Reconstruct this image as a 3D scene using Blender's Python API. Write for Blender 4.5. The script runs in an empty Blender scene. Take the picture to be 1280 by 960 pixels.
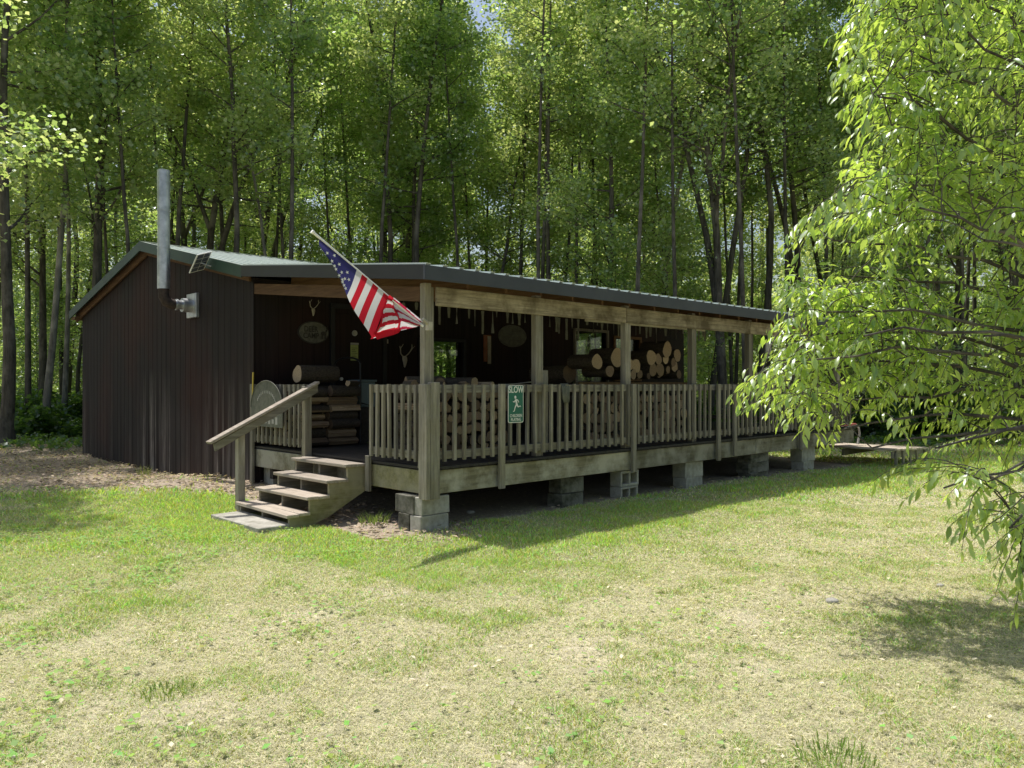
import bpy, math, random
import numpy as np
from mathutils import Vector, Matrix, Quaternion
R = math.radians
rnd = random.Random(7)
rng = np.random.default_rng(11)
sc = bpy.context.scene
COL = sc.collection
# ------------------------------------------------------------------ frame
F = 963.0
EYE = 1.6
O0 = (-0.905, 8.3)
U = (0.719, 0.695)
V = (-0.695, 0.719)
RZ = math.atan2(U[1], U[0])
TB = 4.16            # porch depth
LEN = 11.2           # building length
TK = 12.66           # back wall
def B(s, t, z=0.0):
    return Vector((O0[0] + U[0]*s + V[0]*t, O0[1] + U[1]*s + V[1]*t, z))
def P(px, D, z=None, py=None):
    zz = EYE + (480-py)/F*D if py is not None else (z or 0)
    return Vector(((px-640)/F*D, D, zz))
def toST(x, y):
    dx, dy = x-O0[0], y-O0[1]
    return dx*U[0]+dy*U[1], dx*V[0]+dy*V[1]
def sstep(a, b, v):
    v = np.clip((np.asarray(v, float)-a)/(b-a), 0, 1)
    return v*v*(3-2*v)
def gz(x, y):
    x = np.asarray(x, float); y = np.asarray(y, float)
    z = -0.12*sstep(2.5, 8, x)*sstep(6, 11, y)
    z = z + 0.15*np.exp(-(((x+4.3)/2.2)**2 + ((y-11.4)/1.6)**2))
    z = z + 0.018*np.sin(x*1.7+y*0.6)*np.sin(y*1.3-x*0.4) + 0.010*np.sin(x*4.1+1)*np.sin(y*3.7)
    z = z + 0.25*sstep(26, 60, y)*np.sin(x*0.09+1)
    return z
def g0(x, y): return float(gz(x, y))

# ------------------------------------------------------------------ materials
MATS = {}
def newmat(name):
    m = bpy.data.materials.new(name); m.use_nodes = True
    nt = m.node_tree; nt.nodes.clear()
    out = nt.nodes.new('ShaderNodeOutputMaterial')
    MATS[name] = m
    return m, nt, out
def N(nt, typ, **kw):
    n = nt.nodes.new(typ)
    for k, v in kw.items():
        if k in n.inputs.keys() if isinstance(k, str) else False:
            n.inputs[k].default_value = v
        else:
            setattr(n, k, v)
    return n
def inp(n, **kw):
    for k, v in kw.items():
        n.inputs[k.replace('_', ' ')].default_value = v
def ramp(nt, fac, stops):
    r = nt.nodes.new('ShaderNodeValToRGB')
    el = r.color_ramp.elements
    while len(el) < len(stops): el.new(0.5)
    for e, (p, c) in zip(el, stops):
        e.position = p; e.color = (*c, 1) if len(c) == 3 else c
    nt.links.new(fac, r.inputs[0])
    return r.outputs[0]
def noise(nt, vec, scale, detail=4, rough=0.6):
    n = nt.nodes.new('ShaderNodeTexNoise'); inp(n, Scale=scale, Detail=detail, Roughness=rough)
    if vec is not None: nt.links.new(vec, n.inputs['Vector'])
    return n.outputs['Fac']
def coords(nt, scale=(1, 1, 1), kind='Object'):
    tc = nt.nodes.new('ShaderNodeTexCoord'); mp = nt.nodes.new('ShaderNodeMapping')
    mp.inputs['Scale'].default_value = scale
    nt.links.new(tc.outputs[kind], mp.inputs['Vector'])
    return mp.outputs[0]
def mix(nt, fac, a, b, typ='MIX'):
    m = nt.nodes.new('ShaderNodeMix'); m.data_type = 'RGBA'; m.blend_type = typ
    if isinstance(fac, (int, float)): m.inputs[0].default_value = fac
    else: nt.links.new(fac, m.inputs[0])
    for k, v in ((6, a), (7, b)):
        if isinstance(v, tuple): m.inputs[k].default_value = (*v, 1)
        else: nt.links.new(v, m.inputs[k])
    return m.outputs[2]
def bump(nt, h, strength=0.3, dist=0.01):
    b = nt.nodes.new('ShaderNodeBump'); inp(b, Strength=strength, Distance=dist)
    nt.links.new(h, b.inputs['Height']); return b.outputs[0]
def finish(nt, out, col, rough=0.8, nrm=None, metal=0.0, spec=0.3):
    p = nt.nodes.new('ShaderNodeBsdfPrincipled')
    if isinstance(col, tuple): p.inputs['Base Color'].default_value = (*col, 1)
    else: nt.links.new(col, p.inputs['Base Color'])
    if isinstance(rough, (int, float)): p.inputs['Roughness'].default_value = rough
    else: nt.links.new(rough, p.inputs['Roughness'])
    p.inputs['Metallic'].default_value = metal
    p.inputs['Specular IOR Level'].default_value = spec
    if nrm is not None: nt.links.new(nrm, p.inputs['Normal'])
    nt.links.new(p.outputs[0], out.inputs[0])
    return p
def wood(name, axis, dark, light, stain=None, stainamt=0.55):
    m, nt, out = newmat(name)
    sc_ = [26, 26, 26]; sc_[axis] = 1.6
    oi = nt.nodes.new('ShaderNodeObjectInfo')
    tc = nt.nodes.new('ShaderNodeTexCoord'); mp = nt.nodes.new('ShaderNodeMapping'); mp.inputs['Scale'].default_value = sc_
    ad = nt.nodes.new('ShaderNodeVectorMath'); ad.operation = 'ADD'
    cm = nt.nodes.new('ShaderNodeVectorMath'); cm.operation = 'SCALE'; cm.inputs[3].default_value = 40
    cx = nt.nodes.new('ShaderNodeCombineXYZ')
    for k in range(3): nt.links.new(oi.outputs['Random'], cx.inputs[k])
    nt.links.new(cx.outputs[0], cm.inputs[0])
    nt.links.new(tc.outputs['Object'], ad.inputs[0]); nt.links.new(cm.outputs[0], ad.inputs[1])
    nt.links.new(ad.outputs[0], mp.inputs[0])
    g = noise(nt, mp.outputs[0], 1.0, 7, 0.75)
    c = ramp(nt, g, [(0.28, dark), (0.50, tuple((a+b)/2 for a, b in zip(dark, light))), (0.72, light)])
    big = noise(nt, ad.outputs[0], 2.3, 5, 0.65)
    if stain:
        c = mix(nt, ramp(nt, big, [(0.40, (0, 0, 0)), (0.60, (stainamt,)*3)]), c, stain)
    v = ramp(nt, oi.outputs['Random'], [(0, (0.66, 0.66, 0.66)), (1, (1.12, 1.10, 1.06))])
    c = mix(nt, 1.0, c, v, 'MULTIPLY')
    finish(nt, out, c, 0.85, bump(nt, g, 0.5, 0.004))
    return m
GD, GL = (0.095, 0.088, 0.075), (0.46, 0.43, 0.37)
for ax, nm in enumerate('XYZ'):
    wood('weathered wood '+nm, ax, GD, GL, (0.21, 0.185, 0.115), 0.5)
wood('header wood', 0, (0.12, 0.095, 0.06), (0.56, 0.48, 0.35), (0.10, 0.075, 0.04), 0.85)
wood('brown wood', 1, (0.06, 0.030, 0.014), (0.20, 0.115, 0.06))
wood('brown wood X', 0, (0.07, 0.04, 0.02), (0.24, 0.15, 0.08))
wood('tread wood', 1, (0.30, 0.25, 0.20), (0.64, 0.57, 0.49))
wood('stringer wood', 0, (0.10, 0.095, 0.04), (0.33, 0.31, 0.15), (0.40, 0.37, 0.27), 0.7)
wood('rim wood', 0, (0.10, 0.09, 0.06), (0.32, 0.29, 0.20), (0.52, 0.50, 0.43), 0.8)
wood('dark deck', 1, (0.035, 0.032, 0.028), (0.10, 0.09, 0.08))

def siding(name, pale_streaks):
    m, nt, out = newmat(name)
    v = coords(nt)
    sx = nt.nodes.new('ShaderNodeSeparateXYZ'); nt.links.new(v, sx.inputs[0])
    # grooves of the vertical boards run along both wall directions
    sm = nt.nodes.new('ShaderNodeMath'); sm.operation = 'ADD'
    nt.links.new(sx.outputs[0], sm.inputs[0]); nt.links.new(sx.outputs[1], sm.inputs[1])
    ml = nt.nodes.new('ShaderNodeMath'); ml.operation = 'MULTIPLY'; ml.inputs[1].default_value = 1/0.2
    nt.links.new(sm.outputs[0], ml.inputs[0])
    fr = nt.nodes.new('ShaderNodeMath'); fr.operation = 'FRACT'; nt.links.new(ml.outputs[0], fr.inputs[0])
    groove = ramp(nt, fr.outputs[0], [(0.0, (0, 0, 0)), (0.03, (0, 0, 0)), (0.07, (1, 1, 1)), (0.95, (1, 1, 1)), (1.0, (0, 0, 0))])
    streak = noise(nt, coords(nt, (11, 11, 0.35)), 1.0, 6, 0.7)
    fine = noise(nt, coords(nt, (60, 60, 2.5)), 1.0, 5, 0.7)
    big = noise(nt, coords(nt, (0.7, 0.7, 0.5)), 1.0, 3, 0.5)
    c = ramp(nt, streak, [(0.3, (0.013, 0.0105, 0.0105)), (0.7, (0.028, 0.021, 0.0195))])
    c = mix(nt, ramp(nt, big, [(0.45, (0, 0, 0)), (0.7, (0.75,)*3)]), c, (0.040, 0.016, 0.013))
    if pale_streaks:
        # pale grey vertical streaks, fading upward, stronger in zones along the wall
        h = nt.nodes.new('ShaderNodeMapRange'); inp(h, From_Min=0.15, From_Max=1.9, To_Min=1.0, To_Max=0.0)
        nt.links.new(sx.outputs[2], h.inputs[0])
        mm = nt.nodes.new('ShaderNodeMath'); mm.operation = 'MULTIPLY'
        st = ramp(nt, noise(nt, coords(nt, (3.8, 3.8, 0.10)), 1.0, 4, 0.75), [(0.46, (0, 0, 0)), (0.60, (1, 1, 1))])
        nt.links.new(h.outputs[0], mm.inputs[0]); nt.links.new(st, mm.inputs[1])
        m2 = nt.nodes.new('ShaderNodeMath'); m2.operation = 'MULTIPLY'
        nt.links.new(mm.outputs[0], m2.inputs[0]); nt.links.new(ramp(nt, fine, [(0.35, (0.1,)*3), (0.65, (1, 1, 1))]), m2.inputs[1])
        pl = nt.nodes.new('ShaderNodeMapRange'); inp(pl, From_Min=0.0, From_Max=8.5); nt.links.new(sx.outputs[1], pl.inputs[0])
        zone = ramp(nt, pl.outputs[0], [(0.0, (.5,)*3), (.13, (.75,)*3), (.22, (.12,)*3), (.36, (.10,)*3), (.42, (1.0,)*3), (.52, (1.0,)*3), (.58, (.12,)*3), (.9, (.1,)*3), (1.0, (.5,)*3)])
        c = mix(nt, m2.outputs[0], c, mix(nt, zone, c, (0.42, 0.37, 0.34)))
    c = mix(nt, 1.0, c, ramp(nt, groove, [(0, (0.65,)*3), (1, (1, 1, 1))]), 'MULTIPLY')
    finish(nt, out, c, 0.75, bump(nt, groove, 0.2, 0.005), spec=0.2)
    return m
siding('siding streaked', True); siding('siding', False)

def simple(name, c1, c2, rough=0.6, metal=0.0, scale=6, bm=0.1, spec=0.4):
    m, nt, out = newmat(name)
    f = noise(nt, coords(nt), scale, 6, 0.65)
    c = ramp(nt, f, [(0.3, c1), (0.7, c2)])
    finish(nt, out, c, rough, bump(nt, f, bm, 0.01), metal, spec)
    return m
simple('galvanised', (0.32, 0.34, 0.36), (0.62, 0.64, 0.66), 0.42, 0.85, 7, 0.05)
simple('rusty steel', (0.035, 0.028, 0.025), (0.09, 0.065, 0.055), 0.8, 0.4, 14, 0.2)
simple('green metal', (0.010, 0.030, 0.020), (0.018, 0.05, 0.034), 0.5, 0.0, 3, 0.0)
simple('roof metal glare', (0.50, 0.56, 0.54), (0.62, 0.68, 0.66), 0.35, 0.3, 3, 0.0, 0.8)  # white sun glare on the green roof, put into a pale base colour
simple('fascia metal', (0.040, 0.046, 0.060), (0.055, 0.062, 0.080), 0.55, 0.0, 2, 0.0)
simple('black metal', (0.008, 0.009, 0.011), (0.016, 0.017, 0.020), 0.5, 0.0, 2, 0.0)
simple('concrete', (0.26, 0.25, 0.21), (0.52, 0.50, 0.45), 0.95, 0, 9, 0.5, 0.1)
simple('mossy concrete', (0.030, 0.032, 0.018), (0.26, 0.25, 0.22), 0.95, 0, 5, 0.8, 0.1)
simple('white paint', (0.70, 0.70, 0.68), (0.80, 0.80, 0.78), 0.6, 0, 3, 0.0)
simple('dim white', (0.30, 0.29, 0.26), (0.42, 0.41, 0.38), 0.7, 0, 3, 0.0)
simple('sign green', (0.012, 0.12, 0.085), (0.016, 0.15, 0.105), 0.5, 0, 3, 0.0)
simple('paper', (0.30, 0.36, 0.12), (0.42, 0.48, 0.18), 0.8, 0, 9, 0.0)
simple('sign dark', (0.02, 0.02, 0.02), (0.05, 0.045, 0.04), 0.7, 0, 9, 0.0)
simple('sign grey', (0.075, 0.08, 0.06), (0.16, 0.16, 0.125), 0.6, 0, 12, 0.1)
simple('oval board', (0.07, 0.07, 0.06), (0.16, 0.16, 0.13), 0.7, 0, 14, 0.1)
simple('blue plastic', (0.12, 0.17, 0.19), (0.17, 0.22, 0.24), 0.6, 0, 3, 0.0)
simple('copper paint', (0.22, 0.07, 0.03), (0.30, 0.12, 0.06), 0.6, 0, 6, 0.0)
simple('bark', (0.028, 0.022, 0.017), (0.13, 0.11, 0.09), 0.95, 0, 16, 1.0, 0.1)
simple('bone', (0.32, 0.29, 0.23), (0.50, 0.46, 0.38), 0.7, 0, 9, 0.1)
simple('rope', (0.30, 0.27, 0.22), (0.42, 0.38, 0.32), 0.9, 0, 30, 0.2)
simple('yellow paint', (0.55, 0.40, 0.06), (0.65, 0.50, 0.10), 0.6, 0, 5, 0.0)
simple('red plastic', (0.30, 0.07, 0.05), (0.42, 0.13, 0.10), 0.5, 0, 5, 0.0)
simple('stone', (0.25, 0.24, 0.22), (0.5, 0.48, 0.44), 0.9, 0, 8, 0.4, 0.1)
simple('solar cell', (0.05, 0.06, 0.09), (0.10, 0.11, 0.15), 0.3, 0, 3, 0.0)
def cutwood(name, c1, c2):
    m, nt, out = newmat(name)
    tc = nt.nodes.new('ShaderNodeTexCoord')
    w = nt.nodes.new('ShaderNodeTexWave'); w.wave_type = 'RINGS'; w.rings_direction = 'Y'
    inp(w, Scale=5.0, Distortion=2.0, Detail=3.0, Detail_Scale=1.5)
    nt.links.new(tc.outputs['Object'], w.inputs[0])
    oi = nt.nodes.new('ShaderNodeObjectInfo')
    c = ramp(nt, w.outputs['Fac'], [(0, c1), (1, c2)])
    n = noise(nt, tc.outputs['Object'], 9, 5, 0.7)
    c = mix(nt, ramp(nt, n, [(0.5, (0, 0, 0)), (0.75, (0.55,)*3)]), c, (0.10, 0.065, 0.04))
    c = mix(nt, 1.0, c, ramp(nt, oi.outputs['Random'], [(0, (0.55, 0.5, 0.5)), (0.5, (0.9, 0.85, 0.8)), (1, (1.15, 1.1, 1.0))]), 'MULTIPLY')
    finish(nt, out, c, 0.85)
cutwood('cut wood', (0.26, 0.185, 0.12), (0.56, 0.46, 0.33))
cutwood('old cut wood', (0.15, 0.11, 0.075), (0.30, 0.23, 0.16))
# window pane: dark room behind a strongly reflecting pane
m, nt, out = newmat('window glass')
gl = nt.nodes.new('ShaderNodeBsdfGlossy'); gl.inputs['Roughness'].default_value = 0.02; gl.inputs['Color'].default_value = (0.9, 0.95, 0.9, 1)
df = nt.nodes.new('ShaderNodeBsdfTransparent'); df.inputs['Color'].default_value = (0.86, 0.9, 0.86, 1)
ms = nt.nodes.new('ShaderNodeMixShader'); ms.inputs[0].default_value = 0.13
nt.links.new(df.outputs[0], ms.inputs[1]); nt.links.new(gl.outputs[0], ms.inputs[2]); nt.links.new(ms.outputs[0], out.inputs[0])

def leafmat(name, cols, tcols, trans=0.5, gloss=0.06, grough=0.4):
    m, nt, out = newmat(name)
    geo = nt.nodes.new('ShaderNodeNewGeometry'); oi = nt.nodes.new('ShaderNodeObjectInfo')
    big = noise(nt, geo.outputs['Position'], 0.55, 2, 0.5)
    a = nt.nodes.new('ShaderNodeMath'); a.operation = 'MULTIPLY_ADD'; a.inputs[1].default_value = 0.45
    nt.links.new(geo.outputs['Random Per Island'], a.inputs[0])
    b = nt.nodes.new('ShaderNodeMath'); b.operation = 'MULTIPLY_ADD'; b.inputs[1].default_value = 0.45
    nt.links.new(big, b.inputs[0])
    c_ = nt.nodes.new('ShaderNodeMath'); c_.operation = 'MULTIPLY'; c_.inputs[1].default_value = 0.28
    nt.links.new(oi.outputs['Random'], c_.inputs[0]); nt.links.new(c_.outputs[0], b.inputs[2]); nt.links.new(b.outputs[0], a.inputs[2])
    k = len(cols)
    cd = ramp(nt, a.outputs[0], [(0.2+0.6*i/(k-1), c) for i, c in enumerate(cols)])
    ct = ramp(nt, a.outputs[0], [(0.2+0.6*i/(k-1), c) for i, c in enumerate(tcols)])
    d = nt.nodes.new('ShaderNodeBsdfDiffuse'); t = nt.nodes.new('ShaderNodeBsdfTranslucent'); g = nt.nodes.new('ShaderNodeBsdfGlossy')
    nt.links.new(cd, d.inputs[0]); nt.links.new(ct, t.inputs[0]); g.inputs['Roughness'].default_value = grough
    g.inputs['Color'].default_value = (0.9, 0.95, 1, 1)
    m1 = nt.nodes.new('ShaderNodeMixShader'); m1.inputs[0].default_value = trans
    m2 = nt.nodes.new('ShaderNodeMixShader'); m2.inputs[0].default_value = gloss
    nt.links.new(d.outputs[0], m1.inputs[1]); nt.links.new(t.outputs[0], m1.inputs[2])
    nt.links.new(m1.outputs[0], m2.inputs[1]); nt.links.new(g.outputs[0], m2.inputs[2]); nt.links.new(m2.outputs[0], out.inputs[0])
    return m
leafmat('forest leaves', [(0.09, 0.165, 0.055), (0.15, 0.25, 0.085), (0.25, 0.35, 0.13)],
        [(0.30, 0.52, 0.08), (0.54, 0.75, 0.15), (0.88, 0.95, 0.32)], 0.58, 0.10)
leafmat('shrub leaves', [(0.03, 0.08, 0.02), (0.06, 0.12, 0.03)], [(0.18, 0.36, 0.04), (0.30, 0.48, 0.06)], 0.5, 0.06)
leafmat('cherry leaves', [(0.08, 0.15, 0.035), (0.14, 0.23, 0.05), (0.22, 0.31, 0.08)],
        [(0.36, 0.62, 0.07), (0.54, 0.80, 0.09), (0.74, 0.92, 0.14)], 0.56, 0.08, 0.36)
def bladesmat():
    m, nt, out = newmat('grass blades')
    at = nt.nodes.new('ShaderNodeAttribute'); at.attribute_name = 'tint'
    d = nt.nodes.new('ShaderNodeBsdfDiffuse'); t = nt.nodes.new('ShaderNodeBsdfTranslucent')
    nt.links.new(at.outputs['Color'], d.inputs[0]); nt.links.new(mix(nt, 1.0, at.outputs['Color'], (1.2, 1.25, 0.75), 'MULTIPLY'), t.inputs[0])
    m1 = nt.nodes.new('ShaderNodeMixShader'); m1.inputs[0].default_value = 0.38
    nt.links.new(d.outputs[0], m1.inputs[1]); nt.links.new(t.outputs[0], m1.inputs[2]); nt.links.new(m1.outputs[0], out.inputs[0])
bladesmat()
def groundmat():
    m, nt, out = newmat('ground')
    at = nt.nodes.new('ShaderNodeAttribute'); at.attribute_name = 'tint'
    geo = nt.nodes.new('ShaderNodeNewGeometry')
    f1 = noise(nt, geo.outputs['Position'], 14, 8, 0.75); f2 = noise(nt, geo.outputs['Position'], 70, 6, 0.8)
    c = mix(nt, 1.0, at.outputs['Color'], ramp(nt, f1, [(0.3, (0.6,)*3), (0.7, (1.25,)*3)]), 'MULTIPLY')
    c = mix(nt, 1.0, c, ramp(nt, f2, [(0.3, (0.55,)*3), (0.7, (1.35,)*3)]), 'MULTIPLY')
    finish(nt, out, c, 0.95, bump(nt, f2, 0.8, 0.02), spec=0.05)
groundmat()
def flagmat():
    m, nt, out = newmat('flag cloth')
    at = nt.nodes.new('ShaderNodeAttribute'); at.attribute_name = 'cloth'
    d = nt.nodes.new('ShaderNodeBsdfDiffuse'); t = nt.nodes.new('ShaderNodeBsdfTranslucent')
    nt.links.new(at.outputs['Color'], d.inputs[0]); nt.links.new(at.outputs['Color'], t.inputs[0])
    m1 = nt.nodes.new('ShaderNodeMixShader'); m1.inputs[0].default_value = 0.45
    nt.links.new(d.outputs[0], m1.inputs[1]); nt.links.new(t.outputs[0], m1.inputs[2]); nt.links.new(m1.outputs[0], out.inputs[0])
flagmat()

# ------------------------------------------------------------------ mesh helpers
class MB:
    def __init__(s): s.v = []; s.f = []; s.m = []; s.sm = []
    def add(s, vs, fs, mi=0, smooth=False):
        o = len(s.v); s.v += [tuple(v) for v in vs]
        s.f += [tuple(o+i for i in f) for f in fs]; s.m += [mi]*len(fs); s.sm += [smooth]*len(fs)
    def box(s, a, b, mi=0, jit=0, rot=None):
        x0, y0, z0 = a; x1, y1, z1 = b
        vs = [(x0, y0, z0), (x1, y0, z0), (x1, y1, z0), (x0, y1, z0), (x0, y0, z1), (x1, y0, z1), (x1, y1, z1), (x0, y1, z1)]
        if rot is not None:
            c = Vector(((x0+x1)/2, (y0+y1)/2, (z0+z1)/2)); vs = [tuple(rot @ (Vector(v)-c) + c) for v in vs]
        if jit: vs = [tuple(c+rnd.uniform(-jit, jit) for c in v) for v in vs]
        s.add(vs, [(0, 3, 2, 1), (4, 5, 6, 7), (0, 1, 5, 4), (1, 2, 6, 5), (2, 3, 7, 6), (3, 0, 4, 7)], mi)
        return s
    def prism(s, poly, y0, y1, axis='y', mi=0):
        n = len(poly)
        def mk(p, q):
            return {'y': (p[0], q, p[1]), 'x': (q, p[0], p[1]), 'z': (p[0], p[1], q)}[axis]
        vs = [mk(p, y0) for p in poly] + [mk(p, y1) for p in poly]
        s.add(vs, [tuple(range(n)), tuple(range(2*n-1, n-1, -1))] + [(i, i+n, (i+1) % n+n, (i+1) % n) for i in range(n)], mi)
        return s
    def tube(s, pts, rad, n=10, mi=0, cap=True, capmi=None, smooth=True, wob=0.0):
        pts = [Vector(p) for p in pts]
        if not isinstance(rad, (list, tuple)): rad = [rad]*len(pts)
        vs = []; t0 = (pts[1]-pts[0]).normalized()
        a = t0.orthogonal().normalized()
        ph = [1+rnd.uniform(-wob, wob) for _ in range(n)]
        for i, p in enumerate(pts):
            t = (pts[min(i+1, len(pts)-1)]-pts[max(i-1, 0)]).normalized()
            a = (a - t*a.dot(t)).normalized(); b = t.cross(a)
            for k in range(n):
                an = 2*math.pi*k/n; r = rad[i]*ph[k]
                vs.append(p + a*math.cos(an)*r + b*math.sin(an)*r)
        fs = [(i*n+k, i*n+(k+1) % n, (i+1)*n+(k+1) % n, (i+1)*n+k) for i in range(len(pts)-1) for k in range(n)]
        s.add(vs, fs, mi, smooth)
        if cap:
            m = len(pts)-1
            cm = mi if capmi is None else capmi
            s.add(vs[:n], [tuple(range(n-1, -1, -1))], cm); s.add(vs[m*n:], [tuple(range(n))], cm)
        return s
    def mesh(s, name, mats):
        me = bpy.data.meshes.new(name); me.from_pydata(s.v, [], s.f)
        for m in mats: me.materials.append(MATS[m])
        me.polygons.foreach_set('material_index', s.m); me.polygons.foreach_set('use_smooth', s.sm)
        me.update(); return me
    def build(s, name, mats, parent=None, loc=(0, 0, 0), rz=0, bevel=0):
        if isinstance(mats, str): mats = [mats]
        o = link(name, s.mesh(name, mats), parent, loc, rz)
        if bevel:
            b = o.modifiers.new('bevel', 'BEVEL'); b.width = bevel; b.segments = 1; b.limit_method = 'ANGLE'
        return o
def link(name, data, parent=None, loc=(0, 0, 0), rz=0):
    o = bpy.data.objects.new(name, data); COL.objects.link(o)
    o.location = loc; o.rotation_euler = (0, 0, rz)
    if parent: o.parent = parent
    return o
def tag(o, label, cat, group=None, kind=None):
    if label: o['label'] = label
    if cat: o['category'] = cat
    if group: o['group'] = group
    if kind: o['kind'] = kind
    return o
def thing(name, label, cat, loc, rz=0, group=None):
    o = link(name, None, None, loc, rz); o.empty_display_size = 0.1
    return tag(o, label, cat, group)
def dup(root, loc, rz=0, label=None, group=None, scale=None, rot=None):
    r = root.copy(); COL.objects.link(r); r.location = loc; r.rotation_euler = rot if rot else (0, 0, rz)
    if label: r['label'] = label
    if group: r['group'] = group
    if scale: r.scale = scale
    for ch in list(root.children):
        c = ch.copy(); COL.objects.link(c); c.parent = r
        for g in ch.children:
            d = g.copy(); COL.objects.link(d); d.parent = c
    return r
def text(name, body, size, mat, parent, loc, rot, sx=1.0, ext=0.002):
    cu = bpy.data.curves.new(name, 'FONT'); cu.body = body; cu.size = size; cu.align_x = 'CENTER'; cu.align_y = 'CENTER'
    cu.extrude = ext; cu.offset = size*0.018; cu.resolution_u = 3
    tmp = bpy.data.objects.new(name+'_t', cu); COL.objects.link(tmp)
    dg = bpy.context.evaluated_depsgraph_get()
    me = bpy.data.meshes.new_from_object(tmp.evaluated_get(dg)); me.materials.clear(); me.materials.append(MATS[mat])
    bpy.data.objects.remove(tmp)
    o = link(name, me, parent, loc); o.rotation_euler = rot; o.scale = (sx, 1, 1)
    return o

# ------------------------------------------------------------------ camera, world, sun
cam = bpy.data.cameras.new('camera'); cam.sensor_width = 36; cam.lens = 36*F/1280; cam.clip_end = 1000
co = bpy.data.objects.new('camera', cam); COL.objects.link(co); co.location = (0, 0, EYE); co.rotation_euler = (R(90), 0, 0)
sc.camera = co
TOSUN = Vector((-0.33, 0.25, 1.0)).normalized()
EL = math.asin(TOSUN.z)
w = bpy.data.worlds.new('World'); sc.world = w; w.use_nodes = True
nt = w.node_tree; bg = nt.nodes['Background']
sky = nt.nodes.new('ShaderNodeTexSky'); sky.sky_type = 'NISHITA'; sky.sun_disc = False
sky.sun_elevation = EL; sky.sun_rotation = math.atan2(TOSUN.x, TOSUN.y); sky.dust_density = 3.5; sky.air_density = 1.3; sky.ozone_density = 0.8
nt.links.new(sky.outputs[0], bg.inputs[0]); bg.inputs[1].default_value = 0.14
sl = bpy.data.lights.new('sun', 'SUN'); sl.energy = 5.0; sl.angle = R(0.53); sl.color = (1, 0.955, 0.88)
so = bpy.data.objects.new('sun', sl); COL.objects.link(so); so.rotation_euler = TOSUN.to_track_quat('Z', 'Y').to_euler(); so.location = (0, 10, 30)
sc.view_settings.view_transform = 'Standard'; sc.view_settings.look = 'None'; sc.view_settings.exposure = 0
cy = sc.cycles; cy.max_bounces = 7; cy.diffuse_bounces = 4; cy.glossy_bounces = 3; cy.transmission_bounces = 4; cy.transparent_max_bounces = 8
cy.use_denoising = True; cy.caustics_reflective = False; cy.caustics_refractive = False; cy.sample_clamp_indirect = 6

# ------------------------------------------------------------------ masks and ground
def vnoise(x, y, sc_, seed=0):
    # smooth value noise (numpy)
    r = np.random.default_rng(100+seed).random((64, 64))
    x = np.asarray(x)*sc_+1000; y = np.asarray(y)*sc_+1000
    xi = np.floor(x).astype(int); yi = np.floor(y).astype(int); fx = x-xi; fy = y-yi
    fx = fx*fx*(3-2*fx); fy = fy*fy*(3-2*fy)
    a = r[xi % 64, yi % 64]; b = r[(xi+1) % 64, yi % 64]; c = r[xi % 64, (yi+1) % 64]; d = r[(xi+1) % 64, (yi+1) % 64]
    return (a*(1-fx)+b*fx)*(1-fy)+(c*(1-fx)+d*fx)*fy
def fbm(x, y, s, seed=0):
    return (vnoise(x, y, s, seed)*.5+vnoise(x, y, s*2.1, seed+1)*.28+vnoise(x, y, s*4.3, seed+2)*.14+vnoise(x, y, s*9, seed+3)*.08)
def masks(x, y):
    """litter (bare leafy soil), lush (green), dry (straw) 0..1"""
    s, t = toST(x, y)
    n = fbm(x, y, 0.55, 3); n2 = fbm(x, y, 1.6, 9)
    # leaf-covered soil along the gable wall and the path into the wood
    wall = sstep(0, 1, 1.9-np.clip(-s, 0, None)/(0.55+0.32*np.clip(t-3.6, 0, 8)))*sstep(3.3, 4.3, t)*(s < 0.1)*1.1
    path = sstep(0, 1, 1.25-np.abs(y-(13.4-(x+9)*0.10))/2.6)*sstep(-5.2, -7.4, x)
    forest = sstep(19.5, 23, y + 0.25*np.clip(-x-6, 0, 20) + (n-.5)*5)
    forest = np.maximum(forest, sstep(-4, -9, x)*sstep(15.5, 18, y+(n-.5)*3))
    under = (s > -0.6)*(t > 0.05)*(s < LEN+.3)*(t < TK)
    porchd = np.exp(-((s-0.15)**2/0.35+(t+0.15)**2/0.25))*1.3
    n3 = fbm(x, y, 2.6, 15)
    litter = np.clip(np.maximum.reduce([wall*np.clip(.35+1.5*n3, 0, 1.4), path*(0.5+n2), under*1.0, forest, porchd*(0.3+n2)]), 0, 1)
    lush = sstep(0.0, 1.0, np.exp(-((t-2.2)/3.0)**2)*np.exp(-np.clip(-s-1.2, 0, None)/1.6)*(s < 1)*.95) \
        + np.exp(-((t+1.1)/1.1)**2)*(s > -1.5)*0.55 + sstep(-2.0, -4.5, x)*sstep(3.5, 7.5, y)*0.35
    lush = lush + sstep(.50, .70, fbm(x, y, 1.1, 33))*0.3 + sstep(11, 16, y)*0.3
    # mown strip, drier
    strip = np.exp(-((y-(5.55+0.10*x))/0.35)**2)*0.5*sstep(-1, 2, x) + np.exp(-((y-(4.7-0.05*x))/0.35)**2)*0.4
    bare = sstep(.64, .74, fbm(x, y, 2.1, 21))*sstep(7.5, 6, y)*.7+np.exp(-(((x+1.72)/.35)**2+((y-3.75)/.22)**2))
    lush = np.clip(lush*(0.5+n2)-strip, 0, 1)
    return litter, lush, np.clip(bare+strip*0.5, 0, 1)
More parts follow.
